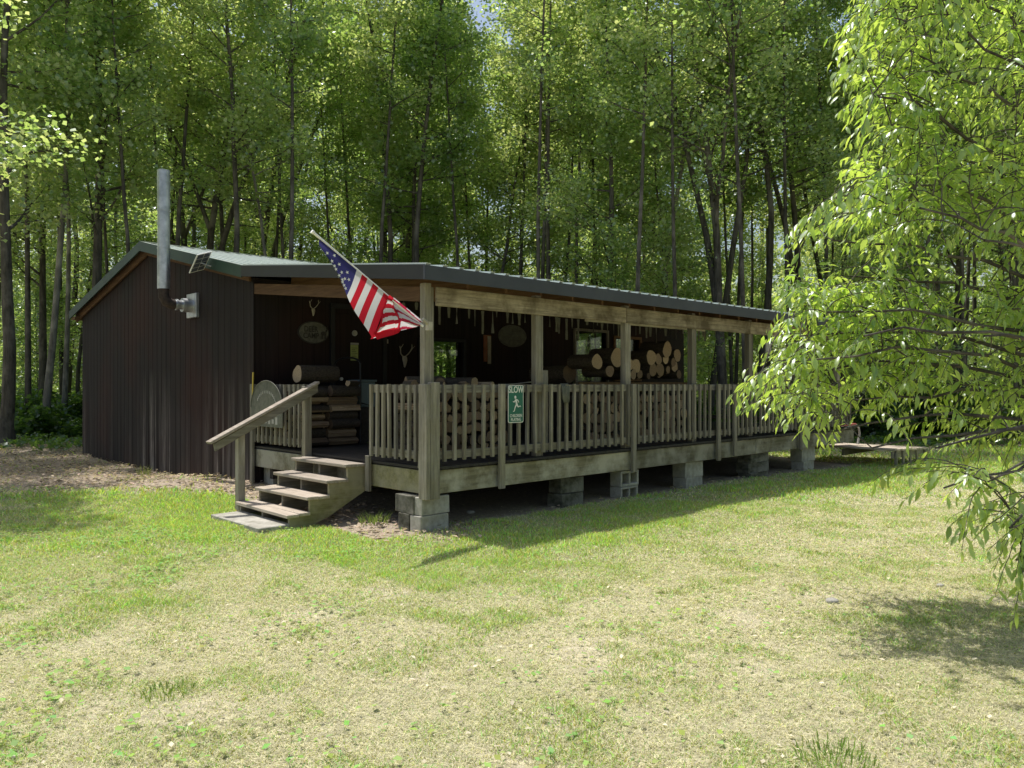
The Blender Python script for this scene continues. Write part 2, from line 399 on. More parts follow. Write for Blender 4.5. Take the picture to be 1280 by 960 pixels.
def ground_tint(x, y):
    li, lu, ba = masks(x, y)
    c = np.array([0.55, 0.515, 0.34])[None]*(1-lu[:, None]) + np.array([0.30, 0.33, 0.15])[None]*lu[:, None]
    c = c*(1-ba[:, None]*.6)+np.array([0.68, 0.60, 0.46])*ba[:, None]*.6
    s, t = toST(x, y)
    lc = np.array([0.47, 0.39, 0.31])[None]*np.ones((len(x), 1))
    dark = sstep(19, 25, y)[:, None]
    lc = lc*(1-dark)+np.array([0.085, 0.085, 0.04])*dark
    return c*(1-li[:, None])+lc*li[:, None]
def build_ground():
    def axis(lo, hi, fine_lo, fine_hi, step):
        a = list(np.arange(fine_lo, fine_hi, step)); x = fine_hi; d = step
        while x < hi: a.append(x); d *= 1.25; x += d
        x = fine_lo; d = step; pre = []
        while x > lo: d *= 1.25; x -= d; pre.append(x)
        return np.array(pre[::-1]+a)
    xs = axis(-260, 260, -13, 13, 0.10); ys = axis(-60, 320, 1.5, 24, 0.10)
    X, Y = np.meshgrid(xs, ys); x = X.ravel(); y = Y.ravel()
    z = gz(x, y) + 0.012*(fbm(x, y, 3.0, 5)-.5)
    nx, ny = len(xs), len(ys)
    idx = np.arange(nx*ny).reshape(ny, nx)
    q = np.stack([idx[:-1, :-1], idx[:-1, 1:], idx[1:, 1:], idx[1:, :-1]], -1).reshape(-1, 4)
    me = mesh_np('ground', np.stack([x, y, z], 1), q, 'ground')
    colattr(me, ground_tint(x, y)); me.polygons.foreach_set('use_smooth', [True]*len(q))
    tag(link('ground', me), None, None, kind='structure')
def mesh_np(name, v, q, mat):
    me = bpy.data.meshes.new(name); k = q.shape[1]
    me.vertices.add(len(v)); me.vertices.foreach_set('co', v.astype(np.float32).ravel())
    me.loops.add(q.size); me.loops.foreach_set('vertex_index', q.astype(np.int32).ravel())
    me.polygons.add(len(q)); me.polygons.foreach_set('loop_start', np.arange(0, q.size, k, dtype=np.int32))
    me.update(calc_edges=True); me.validate()
    me.materials.append(MATS[mat]); return me
def colattr(me, rgb, name='tint'):
    a = me.color_attributes.new(name, 'FLOAT_COLOR', 'POINT')
    c = np.ones((len(rgb), 4), np.float32); c[:, :3] = rgb; a.data.foreach_set('color', c.ravel())
build_ground()

# ------------------------------------------------------------------ grass, weeds, litter (stuff)
def scatter(dens_fn, ymin, ymax, n_try, marg=1.6):
    # uniform over the lawn trapezium the view covers plus a margin, thinned by dens
    y = rng.uniform(ymin, ymax, n_try); hw = 0.6646*y+marg
    keep = rng.random(n_try) < hw/hw.max(); y = y[keep]; hw = hw[keep]
    x = rng.uniform(-1, 1, len(y))*hw
    p = dens_fn(x, y); k = rng.random(len(x)) < p
    return x[k], y[k]
def footprint(x, y):
    s, t = toST(x, y)
    return (s > -0.02)*(t > 0.35)*(s < LEN)*(t < TK)
def build_grass():
    V_, Q_, C_ = [], [], []; off = 0
    for (y0, y1, n, wd, hh) in ((2.7, 4.6, 150000, 0.0022, 0.030), (4.6, 7.0, 175000, 0.0028, 0.032), (7.0, 10.5, 150000, 0.004, 0.035), (10.5, 17, 110000, 0.007, 0.045), (17, 24, 30000, 0.012, 0.07)):
        def dens(x, y):
            li, lu, ba = masks(x, y); s_, t_ = toST(x, y)
            d = (1-li*0.97)*(1-ba*0.6)*(0.7+0.3*lu)*np.clip(0.35+1.3*fbm(x, y, 5, 40), 0, 1)
            return d*(1-footprint(x, y))*(1-(s_ > -1.36)*(s_ < 0)*(t_ > 1.18)*(t_ < 2.47))
        x, y = scatter(dens, y0, y1, n*2)
        li, lu, ba = masks(x, y); m = len(x)
        fade = sstep(y0, y1, y)
        clump = fbm(x, y, 3.2, 60)
        h = hh*(0.4+0.9*rng.random(m))*(0.5+0.75*lu+0.5*sstep(.5, .7, clump))
        wd_ = wd*(0.7+0.7*rng.random(m))
        az = rng.uniform(0, 2*np.pi, m); lean = rng.uniform(0.15, 1.25, m)*h*(1.5-0.7*lu)
        laz = rng.uniform(0, 2*np.pi, m)
        bx, by = np.cos(az)*wd_, np.sin(az)*wd_
        z = gz(x, y)-0.004
        lx, ly = np.cos(laz)*lean, np.sin(laz)*lean
        v = np.empty((m, 5, 3))
        v[:, 0] = np.stack([x-bx, y-by, z], 1); v[:, 1] = np.stack([x+bx, y+by, z], 1)
        v[:, 2] = np.stack([x+bx*.8+lx*.35, y+by*.8+ly*.35, z+h*.6], 1); v[:, 3] = np.stack([x-bx*.8+lx*.35, y-by*.8+ly*.35, z+h*.6], 1)
        v[:, 4] = np.stack([x+lx, y+ly, z+h*.95], 1)
        if True:   # loose dry stems lying flat in the turf
            ml = int(m*.55); sx_ = x[:ml]+rng.normal(0, .02, ml); sy_ = y[:ml]+rng.normal(0, .02, ml); a_ = rng.uniform(0, np.pi, ml); l_ = hh*(.5+rng.random(ml)); w2 = wd*.6
            zz = gz(sx_, sy_)+hh*(.10+.5*rng.random(ml)); tz = rng.normal(0, .25, ml)*l_
            dx_, dy_ = np.cos(a_), np.sin(a_)
            vv = np.stack([np.stack([sx_-dx_*l_*.5-dy_*w2, sy_-dy_*l_*.5+dx_*w2, zz-tz*.5], 1), np.stack([sx_-dx_*l_*.5+dy_*w2, sy_-dy_*l_*.5-dx_*w2, zz-tz*.5], 1), np.stack([sx_+dx_*l_*.5, sy_+dy_*l_*.5, zz+tz*.5], 1)], 1)
            V_.append(vv.reshape(-1, 3)); Q_.append(np.arange(ml*3).reshape(-1, 3)+off); off += ml*3
            C_.append(np.repeat(np.array([0.90, 0.85, 0.62])*(0.4+.65*rng.random(ml))[:, None]*(1-.35*lu[:ml, None]*np.array([1, .5, 1])), 3, 0))
        i = np.arange(m)*5+off
        tri = np.concatenate([np.stack([i, i+1, i+2], 1), np.stack([i, i+2, i+3], 1), np.stack([i+3, i+2, i+4], 1)])
        green = rng.random(m) < np.clip(0.32+lu*0.52+0.36*sstep(.48, .68, clump), 0, .92)
        g = np.stack([0.28+.30*rng.random(m), 0.42+.28*rng.random(m), 0.11+.14*rng.random(m)], 1)*(.6+.6*rng.random(m))[:, None]
        g = g*(1+0.35*lu[:, None]*np.array([1.1, 1.0, .3]))
        d = np.array([0.86, 0.81, 0.54])*(0.38+0.72*rng.random(m))[:, None]
        c = np.where(green[:, None], g, d)
        V_.append(v.reshape(-1, 3)); Q_.append(tri); C_.append(np.repeat(c, 5, 0)); off += 5*m
    me = mesh_np('lawn_grass', np.concatenate(V_), np.concatenate(Q_), 'grass blades')
    colattr(me, np.concatenate(C_))
    tag(link('lawn_grass', me), 'short patchy lawn grass, part green and part dry straw', 'grass', kind='stuff')
build_grass()
def flat_leaves(name, label, cat, x, y, size, zoff, tilt, col_fn, aspect=0.6, hmax=0.0):
    m = len(x); az = rng.uniform(0, 2*np.pi, m); s = size*(0.6+0.8*rng.random(m))
    fx, fy = np.cos(az), np.sin(az); sx, sy = -fy, fx
    tl = rng.uniform(-tilt, tilt, m); tr = rng.uniform(-tilt, tilt, m)
    z = gz(x, y)+zoff+hmax*rng.random(m)
    def pt(a, b, c):
        return np.stack([x+s*(a*fx+b*sx*aspect), y+s*(a*fy+b*sy*aspect), z+s*(np.abs(tl)*(a+1)*.5+tr*b*.5*aspect+c)], 1)
    v = np.stack([pt(-.5, 0, 0), pt(-.1, -.5, .08), pt(.5, 0, .0), pt(-.1, .5, .08), pt(0, 0, -.02)], 1)
    i = np.arange(m)*5
    tri = np.concatenate([np.stack([i, i+1, i+4], 1), np.stack([i+1, i+2, i+4], 1), np.stack([i+2, i+3, i+4], 1), np.stack([i+3, i, i+4], 1)])
    me = mesh_np(name, v.reshape(-1, 3), tri, 'grass blades'); colattr(me, np.repeat(col_fn(m), 5, 0))
    tag(link(name, me), label, cat, kind='stuff')
def lcol(m): return np.array([0.56, 0.46, 0.37])*(0.2+1.1*rng.random(m))[:, None]*(1+0.12*(rng.random((m, 3))-.5))
x, y = scatter(lambda x, y: np.clip(masks(x, y)[0]*1.2-.1, 0, 1)*(1-(toST(x, y)[0] > 0.5)*(toST(x, y)[1] > .1)*(toST(x, y)[1] < TK)*(toST(x, y)[0] < LEN)), 6, 22, 90000)
flat_leaves('leaf_litter', 'brown dead leaf litter along the dark gable wall and path', 'leaf litter', x, y, 0.062, 0.006, 0.7, lcol, hmax=0.035)
x, y = scatter(lambda x, y: 0.5+0*x, 2.7, 12, 7000)
flat_leaves('fallen_leaves', 'scattered pale dead leaves lying in the lawn', 'fallen leaves', x, y, 0.03, 0.012, 0.6, lambda m: np.array([0.75, 0.68, 0.56])*(0.45+0.8*rng.random(m))[:, None])
def weed_d(x, y):
    return np.clip(sstep(.47, .62, fbm(x, y, 1.7, 77))*(sstep(-0.0, -3.2, x)*.9+.12)*(1-masks(x, y)[0]), 0, 1)
x, y = scatter(weed_d, 2.7, 8.5, 42000)
flat_leaves('lawn_weeds', 'low broadleaf weeds and clover growing through the lawn', 'weeds', x, y, 0.034, 0.012, 0.75,
            lambda m: np.stack([0.26+.16*rng.random(m), 0.40+.18*rng.random(m), 0.12+.08*rng.random(m)], 1), 0.8, 0.03)
# taller tufts
def tuft(px, py, h, n, rad, label, col):
    D = EYE*F/(py-480); c = P(px, D, 0)
    mb = MB()
    for i in range(n):
        a = rnd.uniform(0, 6.28); r = rad*math.sqrt(rnd.random()); x = c.x+r*math.cos(a); y = c.y+r*math.sin(a); z = g0(x, y)-.003
        hh = h*rnd.uniform(.5, 1.1); la = a+rnd.uniform(-.8, .8); ll = hh*rnd.uniform(.2, .7); b = rnd.uniform(0, 3.14); w = .0035
        bx, by = math.cos(b)*w, math.sin(b)*w; lx, ly = math.cos(la)*ll, math.sin(la)*ll
        mb.add([(x-bx-c.x, y-by-c.y, z), (x+bx-c.x, y+by-c.y, z), (x+bx*.8+lx*.4-c.x, y+by*.8+ly*.4-c.y, z+hh*.65), (x-bx*.8+lx*.4-c.x, y-by*.8+ly*.4-c.y, z+hh*.65), (x+lx-c.x, y+ly-c.y, z+hh)],
               [(0, 1, 2, 3), (3, 2, 4)])
    o = mb.build('grass_tuft', 'grass blades', None, (c.x, c.y, 0))
    k = len(mb.v)//5
    cc = np.repeat(np.array(col)[None]*(0.7+0.6*rng.random(k))[:, None], 5, 0); colattr(o.data, cc)
    tag(o, label, 'grass tuft')
tuft(1045, 952, .055, 170, .16, 'bright green tuft of long grass nearest the bottom of the lawn', (0.24, 0.36, 0.09))
tuft(210, 868, .05, 110, .13, 'green grass tuft beside bare soil at lower left', (0.24, 0.33, 0.10))
tuft(468, 655, .14, 90, .16, 'grass tuft at the dark edge beside the steps', (0.28, 0.38, 0.10))
tuft(180, 598, .22, 60, .10, 'thin grass tuft against the foot of the gable wall', (0.28, 0.32, 0.10))
for (px, py, sz, lab) in ((1040, 752, .042, 'pale rounded stone on the lawn left of the tree shadow'), (915, 690, .03, 'flat pale stone lying near the middle of the lawn'), (1175, 732, .026, 'small pale stone right of the lawn, below the branches'), (588, 642, .045, 'small white stone in the shade under the porch')):
    D = EYE*F/(py-480); c = P(px, D, 0); mb = MB()
    nn, mm = 9, 6; vs = []; fs = []
    for i in range(mm+1):
        for k in range(nn):
            th = math.pi*i/mm; ph = 6.283*k/nn; r = sz*(1+.18*math.sin(3*ph+px)*math.sin(th*2+py))
            vs.append((r*math.sin(th)*math.cos(ph)*1.2, r*math.sin(th)*math.sin(ph), r*math.cos(th)*.55))
    fs = [(i*nn+k, i*nn+(k+1) % nn, (i+1)*nn+(k+1) % nn, (i+1)*nn+k) for i in range(mm) for k in range(nn)]
    mb.add(vs, fs, 0, True); tag(mb.build('stone', 'stone', None, (c.x, c.y, g0(c.x, c.y)+sz*.25)), lab, 'stone')

exec_parts = []
# ------------------------------------------------------------------ CABIN
cab = thing('cabin', 'long dark brown cabin with green metal gable roof behind the porch', 'cabin', B(0, TB, 0), RZ)
W = TK-TB; ZE = 3.16; ZR = 4.06; MID = W/2     # wall heights just under the roof
mb = MB(); mb.prism([(0, -0.15), (W, -0.15), (W, ZE), (MID, ZR), (0, ZE)], 0.0, 0.12, 'x'); 
i = .10
while i < W-.05:
    zt = (ZE+(ZR-ZE)*min(i, W-i)/MID)-.02; mb.prism([(i-.022, 0.001), (i+.022, .001), (i+.010, -.014), (i-.010, -.014)], -.14, zt, 'z') if False else mb.add([(0.001, i-.022, -.14), (-.005, i-.012, -.14), (-.005, i+.012, -.14), (.001, i+.022, -.14), (0.001, i-.022, zt), (-.005, i-.012, zt), (-.005, i+.012, zt), (.001, i+.022, zt)], [(0, 4, 5, 1), (1, 5, 6, 2), (2, 6, 7, 3), (4, 7, 6, 5)])
    i += .222
mb.build('gable_wall', 'siding streaked', cab)
mb = MB()
for y0, y1, z0, z1, z2, z3 in ((0, 1.6, -.15, -.15, None, None), (1.6, 4.0, -.15, -.15, 1.7, 3.0), (4.0, W, -.15, -.15, None, None)):
    def zt(y): return ZE+(ZR-ZE)*min(y, W-y)/MID
    if z2 is None: mb.prism([(y0, -.15), (y1, -.15), (y1, zt(y1)), (y0, zt(y0))] if not (y0 < MID < y1) else [(y0, -.15), (y1, -.15), (y1, zt(y1)), (MID, ZR), (y0, zt(y0))], LEN-.12, LEN, 'x')
    else: mb.prism([(y0, -.15), (y1, -.15), (y1, z2), (y0, z2)], LEN-.12, LEN, 'x'); mb.prism([(y0, z3), (y1, z3), (y1, zt(y1)), (y0, zt(y0))], LEN-.12, LEN, 'x')
mb.build('gable_wall', 'siding', cab)
MB().box((.14, .14, .60), (LEN-.14, W-.14, .66)).build('floor', 'dark deck', cab)
o_ = MB().box((8.7, W-.06, 1.5), (10.95, W-.05, 3.0)).build('window', 'window glass', cab)
MB().box((9.80, W-.08, 1.5), (9.86, W-.061, 3.0)).build('frame', 'dim white', o_)
o_ = MB().box((LEN-.06, 1.6, 1.7), (LEN-.05, 4.0, 3.0)).build('window', 'window glass', cab)
MB().box((LEN-.08, 2.75, 1.7), (LEN-.061, 2.81, 3.0)).build('frame', 'dim white', o_)
FW = ((3.05, 4.02, 1.50, 2.36), (7.12, 8.15, 1.62, 2.72), (8.45, 9.35, 1.72, 2.62))
def pierced(name, a, b, y0, y1, holes, zt):
    mb = MB(); x = a
    for (h0, h1, z0, z1) in holes:
        mb.box((x, y0, -.15), (h0, y1, zt)); mb.box((h0, y0, -.15), (h1, y1, z0)); mb.box((h0, y0, z1), (h1, y1, zt)); x = h1
    mb.box((x, y0, -.15), (b, y1, zt)); return mb.build(name, 'siding', cab)
pierced('front_wall', .12, LEN-.12, .002, .12, FW, ZE)
pierced('back_wall', .12, LEN-.12, W-.12, W-.002, ((8.7, 10.95, 1.5, 3.0),), ZE)
def roof_sheet(t0, z0, t1, z1, s0, s1, th=0.03, rib=0.229):
    mb = MB(); L = math.hypot(t1-t0, z1-z0); nx, nz = -(z1-z0)/L, (t1-t0)/L
    if nz < 0: nx, nz = -nx, -nz
    def q(t, z, k): return (t+nx*k, z+nz*k)
    mb.prism([q(t0, z0, -th), q(t1, z1, -th), q(t1, z1, 0), q(t0, z0, 0)], s0, s1, 'x')
    n = int((s1-s0)/rib)
    for i in range(n+1):
        s = s0+.03+i*(s1-s0-.06)/n
        mb.prism([q(t0, z0, -.004), q(t1, z1, -.004), q(t1, z1, .024), q(t0-.02, z0, .024)], s-.03, s+.03, 'x')
    return mb
RS0 = -0.16
rf = roof_sheet(0.0, 3.30, MID, 4.21, RS0, LEN+.2).build('roof', 'roof metal glare', cab)
roof_sheet(MID, 4.21, W+.35, 4.21-.214*(W+.35-MID), RS0, LEN+.2).build('roof', 'roof metal glare', cab)
mb = MB(); mb.prism([(MID-.15, 4.20), (MID, 4.245), (MID+.15, 4.20), (MID, 4.225)], RS0-.01, LEN+.21, 'x'); mb.build('ridge_cap', 'green metal', rf)
# rake trim: green metal over a brown board
for s0, s1 in ((RS0-.02, RS0), (LEN+.2, LEN+.22)):
    mb = MB()
    mb.prism([(0.0, 3.32), (MID, 4.235), (MID, 4.06), (0.0, 3.145)], s0, s1, 'x')
    mb.prism([(MID, 4.235), (W+.35, 4.235-.214*(W+.35-MID)), (W+.35, 4.06-.214*(W+.35-MID)), (MID, 4.06)], s0, s1, 'x')
    mb.build('rake_trim', 'green metal', cab)
mb = MB()
mb.prism([(0.01, 3.27), (MID, 4.17), (MID, 3.99), (0.01, 3.10)], -.06, -.02, 'x')
mb.prism([(MID, 4.17), (W+.30, 4.17-.214*(W+.3-MID)), (W+.30, 3.98-.214*(W+.3-MID)), (MID, 3.99)], -.06, -.02, 'x')
mb.build('rake_board', 'brown wood', cab, bevel=.003)
mb = MB(); mb.box((RS0+.01, W+.01, 3.05), (LEN+.18, W+.30, 3.12)); mb.build('soffit', 'brown wood X', cab)
mb = MB(); mb.box((-.012, -.04, -.1), (.0, .06, 3.08)); mb.box((0, -.016, -.1), (.09, 0.0, 3.08)); mb.build('corner_board', 'siding', cab)
# door and windows (wall plane local y=0, outside is -y)
def wall_panel(a, b, z0, z1, y0, y1): return MB().box((a, y0, z0), (b, y1, z1))
dr = wall_panel(1.35, 2.25, .74, 2.72, -.035, 0.0); dr = dr.build('door', 'siding', cab, bevel=.004)
mb = MB(); mb.box((1.27, -.045, .72), (1.345, 0, 2.80)); mb.box((2.255, -.045, .72), (2.33, 0, 2.80)); mb.box((1.27, -.05, 2.803), (2.33, 0, 2.88)); mb.build('frame', 'black metal', dr)
mb = MB(); mb.tube([(1.43, -.035, 1.68), (1.43, -.07, 1.68)], .012, 8); mb.tube([(1.43, -.072, 1.68), (1.43, -.10, 1.68)], .028, 12); mb.build('handle', 'galvanised', dr)
def window(a, b, z0, z1, fm='dim', mull=None):
    o = wall_panel(a, b, z0, z1, .05, .056).build('window', 'window glass', cab)
    mb = MB(); w_ = .055
    mb.box((a-w_, -.05, z0-w_), (a, 0, z1+w_)); mb.box((b, -.05, z0-w_), (b+w_, 0, z1+w_))
    mb.box((a, -.05, z1), (b, 0, z1+w_)); mb.box((a, -.06, z0-w_), (b, 0, z0))
    if mull: mb.box((mull-.02, .02, z0), (mull+.02, .049, z1))
    mb.build('frame', fm, o, bevel=.003)
window(3.05, 4.02, 1.50, 2.36, 'black metal')
window(7.12, 8.15, 1.62, 2.72, 'weathered wood Z')
window(8.45, 9.35, 1.72, 2.62, 'brown wood X')

# chimney flue
ch = thing('stove_chimney', 'galvanised stove flue pipe rising beside the gable wall', 'chimney', B(-.50, 6.30, 0), RZ)
mb = MB(); mb.tube([(0, 0, 3.14), (0, 0, 3.80)], .098, 20, cap=False); mb.tube([(0, 0, 3.79), (0, 0, 4.42)], .094, 20, cap=False); mb.tube([(0, 0, 4.41), (0, 0, 5.06)], .098, 20, cap=False)
for z in (3.80, 4.42): mb.tube([(0, 0, z-.015), (0, 0, z+.01)], .102, 20)
mb.tube([(0, 0, 5.05), (0, 0, 5.06)], .10, 20, cap=False)
mb.build('pipe', 'galvanised', ch)
MB().tube([(0, 0, 3.15), (0, 0, 3.02), (.05, 0, 2.93), (.13, 0, 2.90), (.17, 0, 2.90)], .085, 16).build('elbow', 'rusty steel', ch)
MB().tube([(.16, 0, 2.90), (.30, 0, 2.90)], .075, 16).tube([(.19, 0, 2.90), (.22, 0, 2.90)], .092, 16).tube([(.29, 0, 2.90), (.47, 0, 2.90)], .115, 18).build('sleeve', 'galvanised', ch)
MB().box((.44, -.20, 2.70), (.498, .20, 3.10)).build('thimble_plate', 'galvanised', ch, bevel=.006)
# little solar panel clipped to the rake
rot = Matrix.Rotation(R(-38), 3, 'X') @ Matrix.Rotation(R(-25), 3, 'Y')
spn = thing('solar_panel', 'small white framed solar panel clipped to the roof edge', 'solar panel', B(-.34, 5.22, 3.47), RZ)
MB().box((-.14, -.20, -.008), (.14, .20, .008), rot=rot).build('frame', 'white paint', spn)
mb = MB()
for i in range(2):
    for k in range(4):
        x0 = -.125+i*.128; y0 = -.185+k*.094
        c = [rot @ Vector(p) for p in ((x0, y0, -.0105), (x0+.118, y0, -.0105), (x0+.118, y0+.084, -.0105), (x0, y0+.084, -.0105))]
        mb.add(c, [(0, 1, 2, 3)])
mb.build('cells', 'solar cell', spn)
MB().tube([(0, 0, -.01), (.16, 0, -.05)], .01, 8).build('bracket', 'galvanised', spn)
# ------------------------------------------------------------------ PORCH
por = thing('porch', 'roofed weathered wooden porch along the front of the cabin', 'porch', B(0, 0, 0), RZ)
DZ = 0.70
mb = MB(); nb = int(LEN/.14)
for i in range(nb):
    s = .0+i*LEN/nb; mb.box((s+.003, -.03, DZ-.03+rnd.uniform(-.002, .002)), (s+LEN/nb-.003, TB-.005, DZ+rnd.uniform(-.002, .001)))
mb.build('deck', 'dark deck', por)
# rim boards
for a, b in ((0.16, 3.62), (3.625, 7.1), (7.105, LEN)):
    MB().box((a, .012, .40), (b, .05, .655)).build('rim_board', 'rim wood', por, bevel=.004)
MB().box((.012, .06, .40), (.05, 1.17, .655)).build('rim_board', 'stringer wood', por, bevel=.004)
MB().box((.012, 1.18, .40), (.05, TB-.02, .655)).build('rim_board', 'rim wood', por, bevel=.004)
mb = MB()
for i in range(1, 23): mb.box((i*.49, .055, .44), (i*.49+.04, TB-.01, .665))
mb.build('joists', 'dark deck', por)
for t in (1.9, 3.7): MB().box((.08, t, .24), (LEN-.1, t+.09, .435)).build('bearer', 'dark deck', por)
# posts
def zroof(t): return 2.852 + .108*(t+.12)    # top of porch roof sheet
PS = [0.0, 1.73, 3.52, 5.2, 6.95, 8.7, 10.5]
for i, s in enumerate(PS):
    z0 = .38 if i in (0, 2, 6) else .70
    mb = MB(); a = s if i else 0.0
    mb.box((a, .052 if z0 > .5 else -.0, z0), (a+.095, .15 if z0 > .5 else .010, 1.0)) if False else None
    mb.box((a, .055, DZ), (a+.09, .145, 2.70)); mb.box((a+.094, .06, DZ), (a+.13, .145, 2.66))
    mb.build('post', 'weathered wood Z', por, bevel=.005)
MB().box((-.03, -.085, .36), (.10, -.028, 1.62)).box((-.085, -.085, .36), (-.033, .06, 1.60)).build('corner_sleeve', 'weathered wood Z', por, bevel=.006)
MB().box((-.028, .062, .68), (-.001, .10, 1.55), rot=Matrix.Rotation(R(7), 3, 'X')).build('brace', 'weathered wood Z', por, bevel=.004)
for s in (1.0, 3.53, 5.75, 6.25, 8.6): MB().box((s, -.072, .38 if s != 6.25 else .42), (s+.085, -.031, 1.60 if s != 6.25 else 1.45)).build('outer_post', 'weathered wood Z', por, bevel=.004)
# header beams
for a, b in ((0.135, 3.50), (3.505, 6.93), (6.935, LEN)):
    MB().box((a, .02, 2.455), (b, .052, 2.665)).build('header', 'header wood', por, bevel=.006)
mb = MB(); mb.prism([(.15, 2.50), (TB-.02, 2.92), (TB-.02, 3.07), (.15, 2.665)], .0, .04, 'x'); mb.build('side_header', 'brown wood', por, bevel=.004)
mb = MB()
for i in range(1, 19):
    s = i*.6; mb.prism([(.06, 2.665), (TB-.02, 3.09), (TB-.02, 3.23), (.06, 2.805)], s, s+.04, 'x')
mb.build('rafters', 'brown wood', por)
mb = MB(); mb.prism([(-.10, 2.79), (TB-.02, 3.245), (TB-.02, 3.255), (-.10, 2.80)], -.1, LEN+.1, 'x'); mb.build('ceiling', 'brown wood', por)
roof_sheet(-.16, zroof(-.16), TB-.003, zroof(TB), RS0, LEN+.2).build('porch_roof', 'roof metal glare', por)
MB().box((RS0-.03, -.19, 2.695), (LEN+.22, -.163, 2.845)).build('fascia', 'fascia metal', por)
mb = MB(); mb.prism([(-.165, 2.695), (TB-.003, 3.16), (TB-.003, 3.318), (-.165, 2.853)], RS0-.025, RS0-.002, 'x'); mb.build('rake_fascia', 'black metal', por)
mb = MB()
for i in range(49): s = RS0+.05+i*.229; mb.prism([(s-.05, 2.847), (s+.05, 2.847), (s+.03, 2.866), (s-.03, 2.866)], -.188, -.165, 'y')

# railings with balusters
bal = MB().box((-.019, -.016, 0), (.019, .016, .84)).mesh('baluster', ['weathered wood Z'])
def railing(a, b, side, n, skip=()):
    """side False: along the front (s), True: along the left edge (t)"""
    def bx(lo, hi, y0, y1, z0, z1):
        return ((lo, y0, z0), (hi, y1, z1)) if not side else ((y0, lo, z0), (y1, hi, z1))
    wn = 'weathered wood '+('Y' if side else 'X')
    r = MB().box(*bx(a, b, .0, .036, 1.50, 1.592)).build('railing', wn, por, bevel=.004)
    MB().box(*bx(a, b, .0, .036, .775, .865)).build('bottom_rail', wn, r, bevel=.004)
    for i in range(n):
        q = a+(i+.5)*(b-a)/n
        if any(abs(q-k) < .065 for k in skip): continue
        o = link('baluster', bal, r, (q, -.018, .755+rnd.uniform(-.006, .006)) if not side else (-.018, q, .755+rnd.uniform(-.006, .006)), 0 if not side else R(90))
        o.rotation_euler[1] = rnd.gauss(0, .007); o.rotation_euler[0] = rnd.gauss(0, .005)
SK = (1.04, 3.57, 5.79, 8.64)
railing(.14, 3.56, False, 24, SK); railing(3.64, 7.1, False, 24, SK); railing(7.14, LEN-.2, False, 27, SK)
railing(.13, 1.12, True, 8); railing(2.56, TB-.02, True, 12)
MB().box((-.06, 1.05, .34), (-.02, 1.13, .76)).build('outer_post', 'weathered wood Z', por, bevel=.004)
MB().box((-.06, TB-.10, .12), (-.02, TB-.02, 1.60)).build('outer_post', 'weathered wood Z', por, bevel=.004)
MB().box((-.10, 2.46, .64), (-.0, 2.55, 1.57)).build('newel_post', 'weathered wood Z', por, bevel=.005)
# right end railing
MB().box((LEN-.1, .05, 1.50), (LEN-.06, TB-.3, 1.59)).build('end_rail', 'weathered wood Y', por); MB().box((LEN-.1, .05, .78), (LEN-.06, TB-.3, .86)).build('end_rail', 'weathered wood Y', por)
# ------------------------------------------------------------------ STEPS
st = thing('porch_steps', 'weathered open wooden steps with four treads up to the porch', 'steps', B(0, 1.83, 0), RZ)
T0, T1 = -.63, .62
for sy in (T0, 0.0, T1-.04):
    mb = MB(); poly = [(-.03, .655), (-.03, .30)]
    poly = [(-.012, .622), (-.012, .33), (-.66, .0), (-.985, .0), (-.985, .128), (-.735, .128), (-.735, .292), (-.49, .292), (-.49, .457), (-.245, .457), (-.245, .622)]
    vs = [(p[0], sy, p[1]) for p in poly]+[(p[0], sy+.04, p[1]) for p in poly]; n = len(poly)
    # triangulated stringer: quads per step, convex pieces
    for k in range(4):
        x1 = -.012 if k == 0 else -.245*k; x0 = -.245*(k+1) if k < 3 else -.985; zt = .622-.165*k
        zb1 = max(0, .33+(x1+.012)*.51); zb0 = max(0, .33+(x0+.012)*.51)
        mb.prism([(x0, zb0), (x1, zb1), (x1, zt), (x0, zt)], sy, sy+.04, 'y')
    mb.build('stringer', 'stringer wood' if sy == T0 else 'weathered wood X', st)
for k in range(4):
    x1 = -.245*k-.01; z = .625+.0-.165*k
    mb = MB(); mb.box((x1-.137, T0-.03, z), (x1, T1+.02, z+.036), rot=Matrix.Rotation(rnd.uniform(-.01, .01), 3, 'Y'))
    mb.box((x1-.285, T0-.03, z-.001), (x1-.142, T1+.02, z+.036), rot=Matrix.Rotation(rnd.uniform(-.008, .01), 3, 'X'))
    mb.build('tread', 'tread wood', st, bevel=.005)
pad = MB().box((-1.34, -.62, -.02), (-.95, .62, .055)).build('step_pad', 'concrete', None, B(0, 1.83, 0), RZ, .008)
tag(pad, 'flat pale slab on the grass at the foot of the steps', 'slab')
hr = thing('stair_handrail', 'sloping grey handrail with one post beside the steps', 'handrail', B(-.95, 2.5, 0), RZ)
pts = [(1.02, 1.61), (-.36, .925)]
mb = MB(); mb.prism([(1.02, 1.60), (1.02, 1.49), (-.34, .80), (-.36, .89)], -.075, -.035, 'y'); mb.build('rail', 'weathered wood X', hr, bevel=.005)
mb = MB(); mb.prism([(1.03, 1.635), (1.03, 1.603), (-.40, .888), (-.42, .915)], -.10, .03, 'y'); mb.build('cap', 'tread wood', hr, bevel=.004)
MB().box((-.045, -.034, -.05), (.045, .056, 1.07)).build('post', 'weathered wood Z', hr, bevel=.005)

